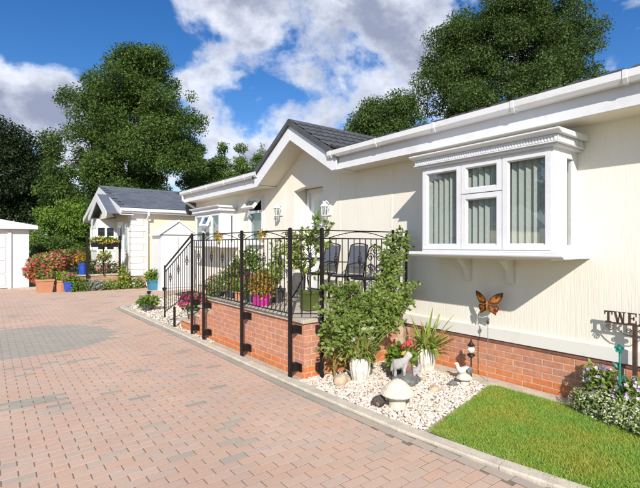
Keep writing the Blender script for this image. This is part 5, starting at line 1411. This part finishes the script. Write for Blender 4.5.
tuft(4.55, 'small white flowered border plant under the neighbour wall', L_SHRUB, F_WHITE, h=.26, w=.26)
# iron arch with basket trough
ar = thing('iron_arch', 'dark iron arch with a hanging flower trough before the far home', 'arch', (3.4, 17.55, 0))
for x in (2.88, 3.98): MB().box(x - .035, x + .035, 17.6, 17.67, 0, 2.0).build('post', IRON, ar)
MB().box(2.86, 4.0, 17.615, 17.655, 1.66, 1.70).build('crossbar', IRON, ar)
MB().box(3.40, 3.44, 17.62, 17.65, .55, 1.66).build('post', IRON, ar)
t = thing('flower_trough', 'hanging trough of yellow flowers on the iron arch', 'flower trough', (3.4, 17.5, 1.6))
MB().prism([(17.36, 1.58), (17.58, 1.58), (17.60, 1.74), (17.34, 1.74)], 'x', 3.0, 3.86).build('trough', IRON, t)
P, Nn = shell([(3.43, 17.47, 1.80, .48, .17, .14)], 420, .3); leaves('foliage', P, .09, L_LIGHT, t, D=Nn); P, Nn = shell([(3.43, 17.46, 1.80, .48, .18, .15)], 150, .9); blossoms('blossoms', P, .08, F_YEL, t, Nn)
t = thing('hanging_basket', 'round hanging basket of trailing flowers below the trough', 'hanging basket', (3.42, 17.5, 1.2))
MB().lathe([(.04, 1.05), (.14, 1.10), (.19, 1.24), (.17, 1.24)], (3.42, 17.48, 0), 14).build('basket', DARKP, t)
MB().tube([(3.42, 17.48, 1.24), (3.42, 17.6, 1.60)], .008, 5).build('chain', IRON, t)
P, Nn = shell([(3.42, 17.46, 1.24, .24, .2, .18)], 300, .4); leaves('foliage', P, .08, L_SHRUB, t, D=Nn); blossoms('blossoms', P[:60], .08, F_YEL, t, Nn[:60])

# ================================================================== TREES
def tree(name, label, base, lobes, nsub, nleaf, ls, mat, tr=.28, group='trees behind the homes', width=.6, cl_r=.6):
    bx_, by_ = base; zmin = min(l[2] - l[5] for l in lobes)
    t = thing(name, label, 'tree', (bx_, by_, 0), group)
    tk = MB(); c0 = Vector((bx_, by_, -.05)); ctop = Vector((lobes[0][0], lobes[0][1], lobes[0][2]))
    tk.tube([c0, c0.lerp(ctop, .3) + Vector((.1, .1, 0)), c0.lerp(ctop, .65), ctop], [tr * 1.25, tr * .95, tr * .6, tr * .25], 9)
    for l in lobes[1:]:
        e = Vector(l[:3]); s = c0.lerp(ctop, random.uniform(.3, .6)); tk.tube([s, s.lerp(e, .5) + Vector((0, 0, -.05 * (e - s).length)), e], [tr * .5, tr * .3, tr * .12], 6)
    subs = []
    w_ = np.array([l[3] * l[4] + l[4] * l[5] + l[3] * l[5] for l in lobes]); w_ = w_ / w_.sum()
    for l, f_ in zip(lobes, w_):
        for _ in range(max(5, int(nsub * f_))):
            d = Vector((random.gauss(0, 1), random.gauss(0, 1), random.gauss(.1, .9))).normalized(); r_ = random.choice((random.uniform(.4, 1.0), random.uniform(.5, 1.0), random.uniform(.75, 1.0), random.uniform(1.0, 1.12)))
            q = (random.uniform(.75, 1.5) if r_ < 1 else random.uniform(.4, .75)) * cl_r
            subs.append((l[0] + d.x * l[3] * r_, l[1] + d.y * l[4] * r_, l[2] + d.z * l[5] * r_, q * random.uniform(.8, 1.3), q * random.uniform(.8, 1.3), q * random.uniform(.5, .85)))
    subs = [q for q in subs if q[2] > .4]
    for q in random.sample(subs, min(70, len(subs))):
        l = min(lobes, key=lambda g_: (Vector(g_[:3]) - Vector(q[:3])).length); a = Vector(l[:3]); e = Vector(q[:3]); tk.tube([a, a.lerp(e, .6) + Vector((0, 0, .1)), e], [tr * .12, tr * .08, tr * .03], 4, caps=False)
    tk.build('trunk', BARK, t)
    P, Nn = shell(subs, nleaf, .35)
    P = P + np.clip(rng.normal(size=P.shape), -1.7, 1.7) * .12 * cl_r
    ok = P[:, 2] > .1; P, Nn = P[ok], Nn[ok]
    leaves('crown', P, ls, mat, t, D=Nn * .4 + np.array([0, 0, -.25]), Nn=Nn * .8 + np.array([0, 0, .5]), width=width)
    return t
def at(u, d, z=None, v=None):
    """plan position seen in direction u at depth d"""
    lat = (u - 320) / 435 * d
    return (fd[0] * d + rt[0] * lat, fd[1] * d + rt[1] * lat)
def lob(u, v, d, ru, rv, dd=None):
    x, y = at(u, d); s = d / 435; return (x, y, 1.65 - (v - 245) * s, ru * s, (dd or ru) * s, rv * s)
# big tree on the left
D1 = 31
tree('maple_tree', 'tall leafy maple tree rising behind the far bungalow', at(128, D1),
     [lob(132, 128, D1, 46, 42), lob(140, 82, D1, 32, 30), lob(172, 120, D1 - 1, 28, 32), lob(98, 110, D1, 28, 26), lob(160, 165, D1 - 1.5, 38, 30), lob(95, 160, D1 - 1, 38, 34), lob(120, 200, D1 - 1, 42, 34), lob(78, 205, D1 - 1, 28, 34), lob(148, 62, D1, 16, 14), lob(110, 82, D1, 15, 14)],
     230, 175000, .15, L_BIG, .42, cl_r=.85)
tree('dark_tree', 'very dark tree at the left edge behind the garage', at(2, 30),
     [lob(-8, 190, 30, 44, 50), lob(12, 150, 30, 20, 22), lob(-10, 135, 30, 18, 18), lob(22, 195, 29.5, 20, 40), lob(28, 170, 30, 13, 14)], 190, 70000, .17, L_DARK, .35, cl_r=.8)
tree('slim_tree', 'slim open crowned tree between the maple and the dark tree', at(49, 36),
     [lob(49, 175, 36, 14, 30), lob(48, 150, 36, 8, 14), lob(56, 195, 36, 14, 18)], 50, 11000, .19, L_MID, .18, cl_r=.65)
tree('light_green_tree', 'light green bushy tree left of the far bungalow', at(66, 27),
     [lob(66, 225, 27, 22, 26), lob(52, 245, 27, 18, 22), lob(82, 240, 27, 15, 26)], 80, 24000, .15, L_LIGHT, .14, cl_r=.5)
tree('low_hedge_shrub', 'mid green shrub in front of the light green tree', at(60, 23.5),
     [lob(52, 258, 23.5, 16, 18), lob(74, 260, 23.5, 16, 18), lob(40, 262, 23.5, 12, 16)], 60, 17000, .12, L_BIG, .10, cl_r=.38)
for k, (u, v, w, lab) in enumerate(((199, 146, 14, 'conifer rising just right of the maple'), (219, 143, 12, 'second conifer from the maple above the far bay'), (241, 150, 11, 'third conifer from the maple, narrow topped'), (262, 148, 13, 'conifer nearest the porch gable'))):
    d_ = 34 + k
    lv = [lob(u + random.uniform(-2, 2), v + 6 + q * 10, d_, 2.2 + w * (.16 + q * .20), 9) for q in range(6)] + [lob(u + 9, v + 30 + random.uniform(-4, 4), d_ + 1, 12, 17), lob(u - 8, v + 36 + random.uniform(-4, 4), d_ + 1, 12, 16), lob(u + 8, v + 50, d_ + 1, 15, 22)]
    tree('conifer_tree', lab, at(u, d_), lv[::-1], 110, 22000, .15, L_CON, .16, 'conifers behind the park home', cl_r=.42)
# tree right, behind the roof
D2 = 27
tree('ash_tree', 'large dense tree towering behind the park home roof', at(505, D2),
     [lob(510, 80, D2, 62, 62), lob(520, 25, D2, 48, 34), lob(470, 60, D2, 42, 40), lob(560, 50, D2, 38, 40), lob(448, 96, D2 - 1, 28, 34), lob(575, 95, D2 - 1, 34, 30), lob(500, 110, D2 - 2, 60, 36), lob(455, 40, D2, 22, 22), lob(545, 8, D2, 26, 22)],
     350, 195000, .13, L_MID, .40, cl_r=.7)
tree('round_tree', 'lower rounded tree left of the towering tree behind the roof', at(383, 24),
     [lob(382, 116, 24, 28, 20), lob(366, 126, 24, 20, 14), lob(398, 114, 24, 20, 20), lob(388, 145, 24, 38, 22)], 100, 38000, .125, L_MID, .2, cl_r=.55)

# ================================================================== ACROSS THE DRIVE (mirrored in the bay window panes)
op = thing('opposite_home', 'cream home across the drive, seen only as a reflection in the bay panes', 'house', (-12, 13, 0))
MB().box(-16, -11, 12, 22, 0, 2.6).build('wall', NCREAM, op)
MB().prism([(-16.4, 2.6), (-10.6, 2.6), (-13.5, 3.8)], 'y', 11.7, 22.3).build('roof', SLATE, op)
for y in (13, 16, 19): 
    w_ = MB().box(-11.0, -10.94, y, y + 1.4, 1.0, 2.2).build('window', WHITE, op); MB().box(-10.94, -10.93, y + .1, y + 1.3, 1.1, 2.1).build('pane', GLASSD, w_)
tree('opposite_tree', 'broad tree across the drive, seen only as a reflection in the bay panes', (-18, 15.5), [(-18, 15.5, 5.6, 3.0, 3.2, 2.8), (-17.5, 18.5, 5, 2.4, 2.4, 2.4), (-17.2, 13.2, 7.6, 1.6, 1.6, 1.8)], 80, 12000, .3, L_MID, .3, group=None, cl_r=.8)
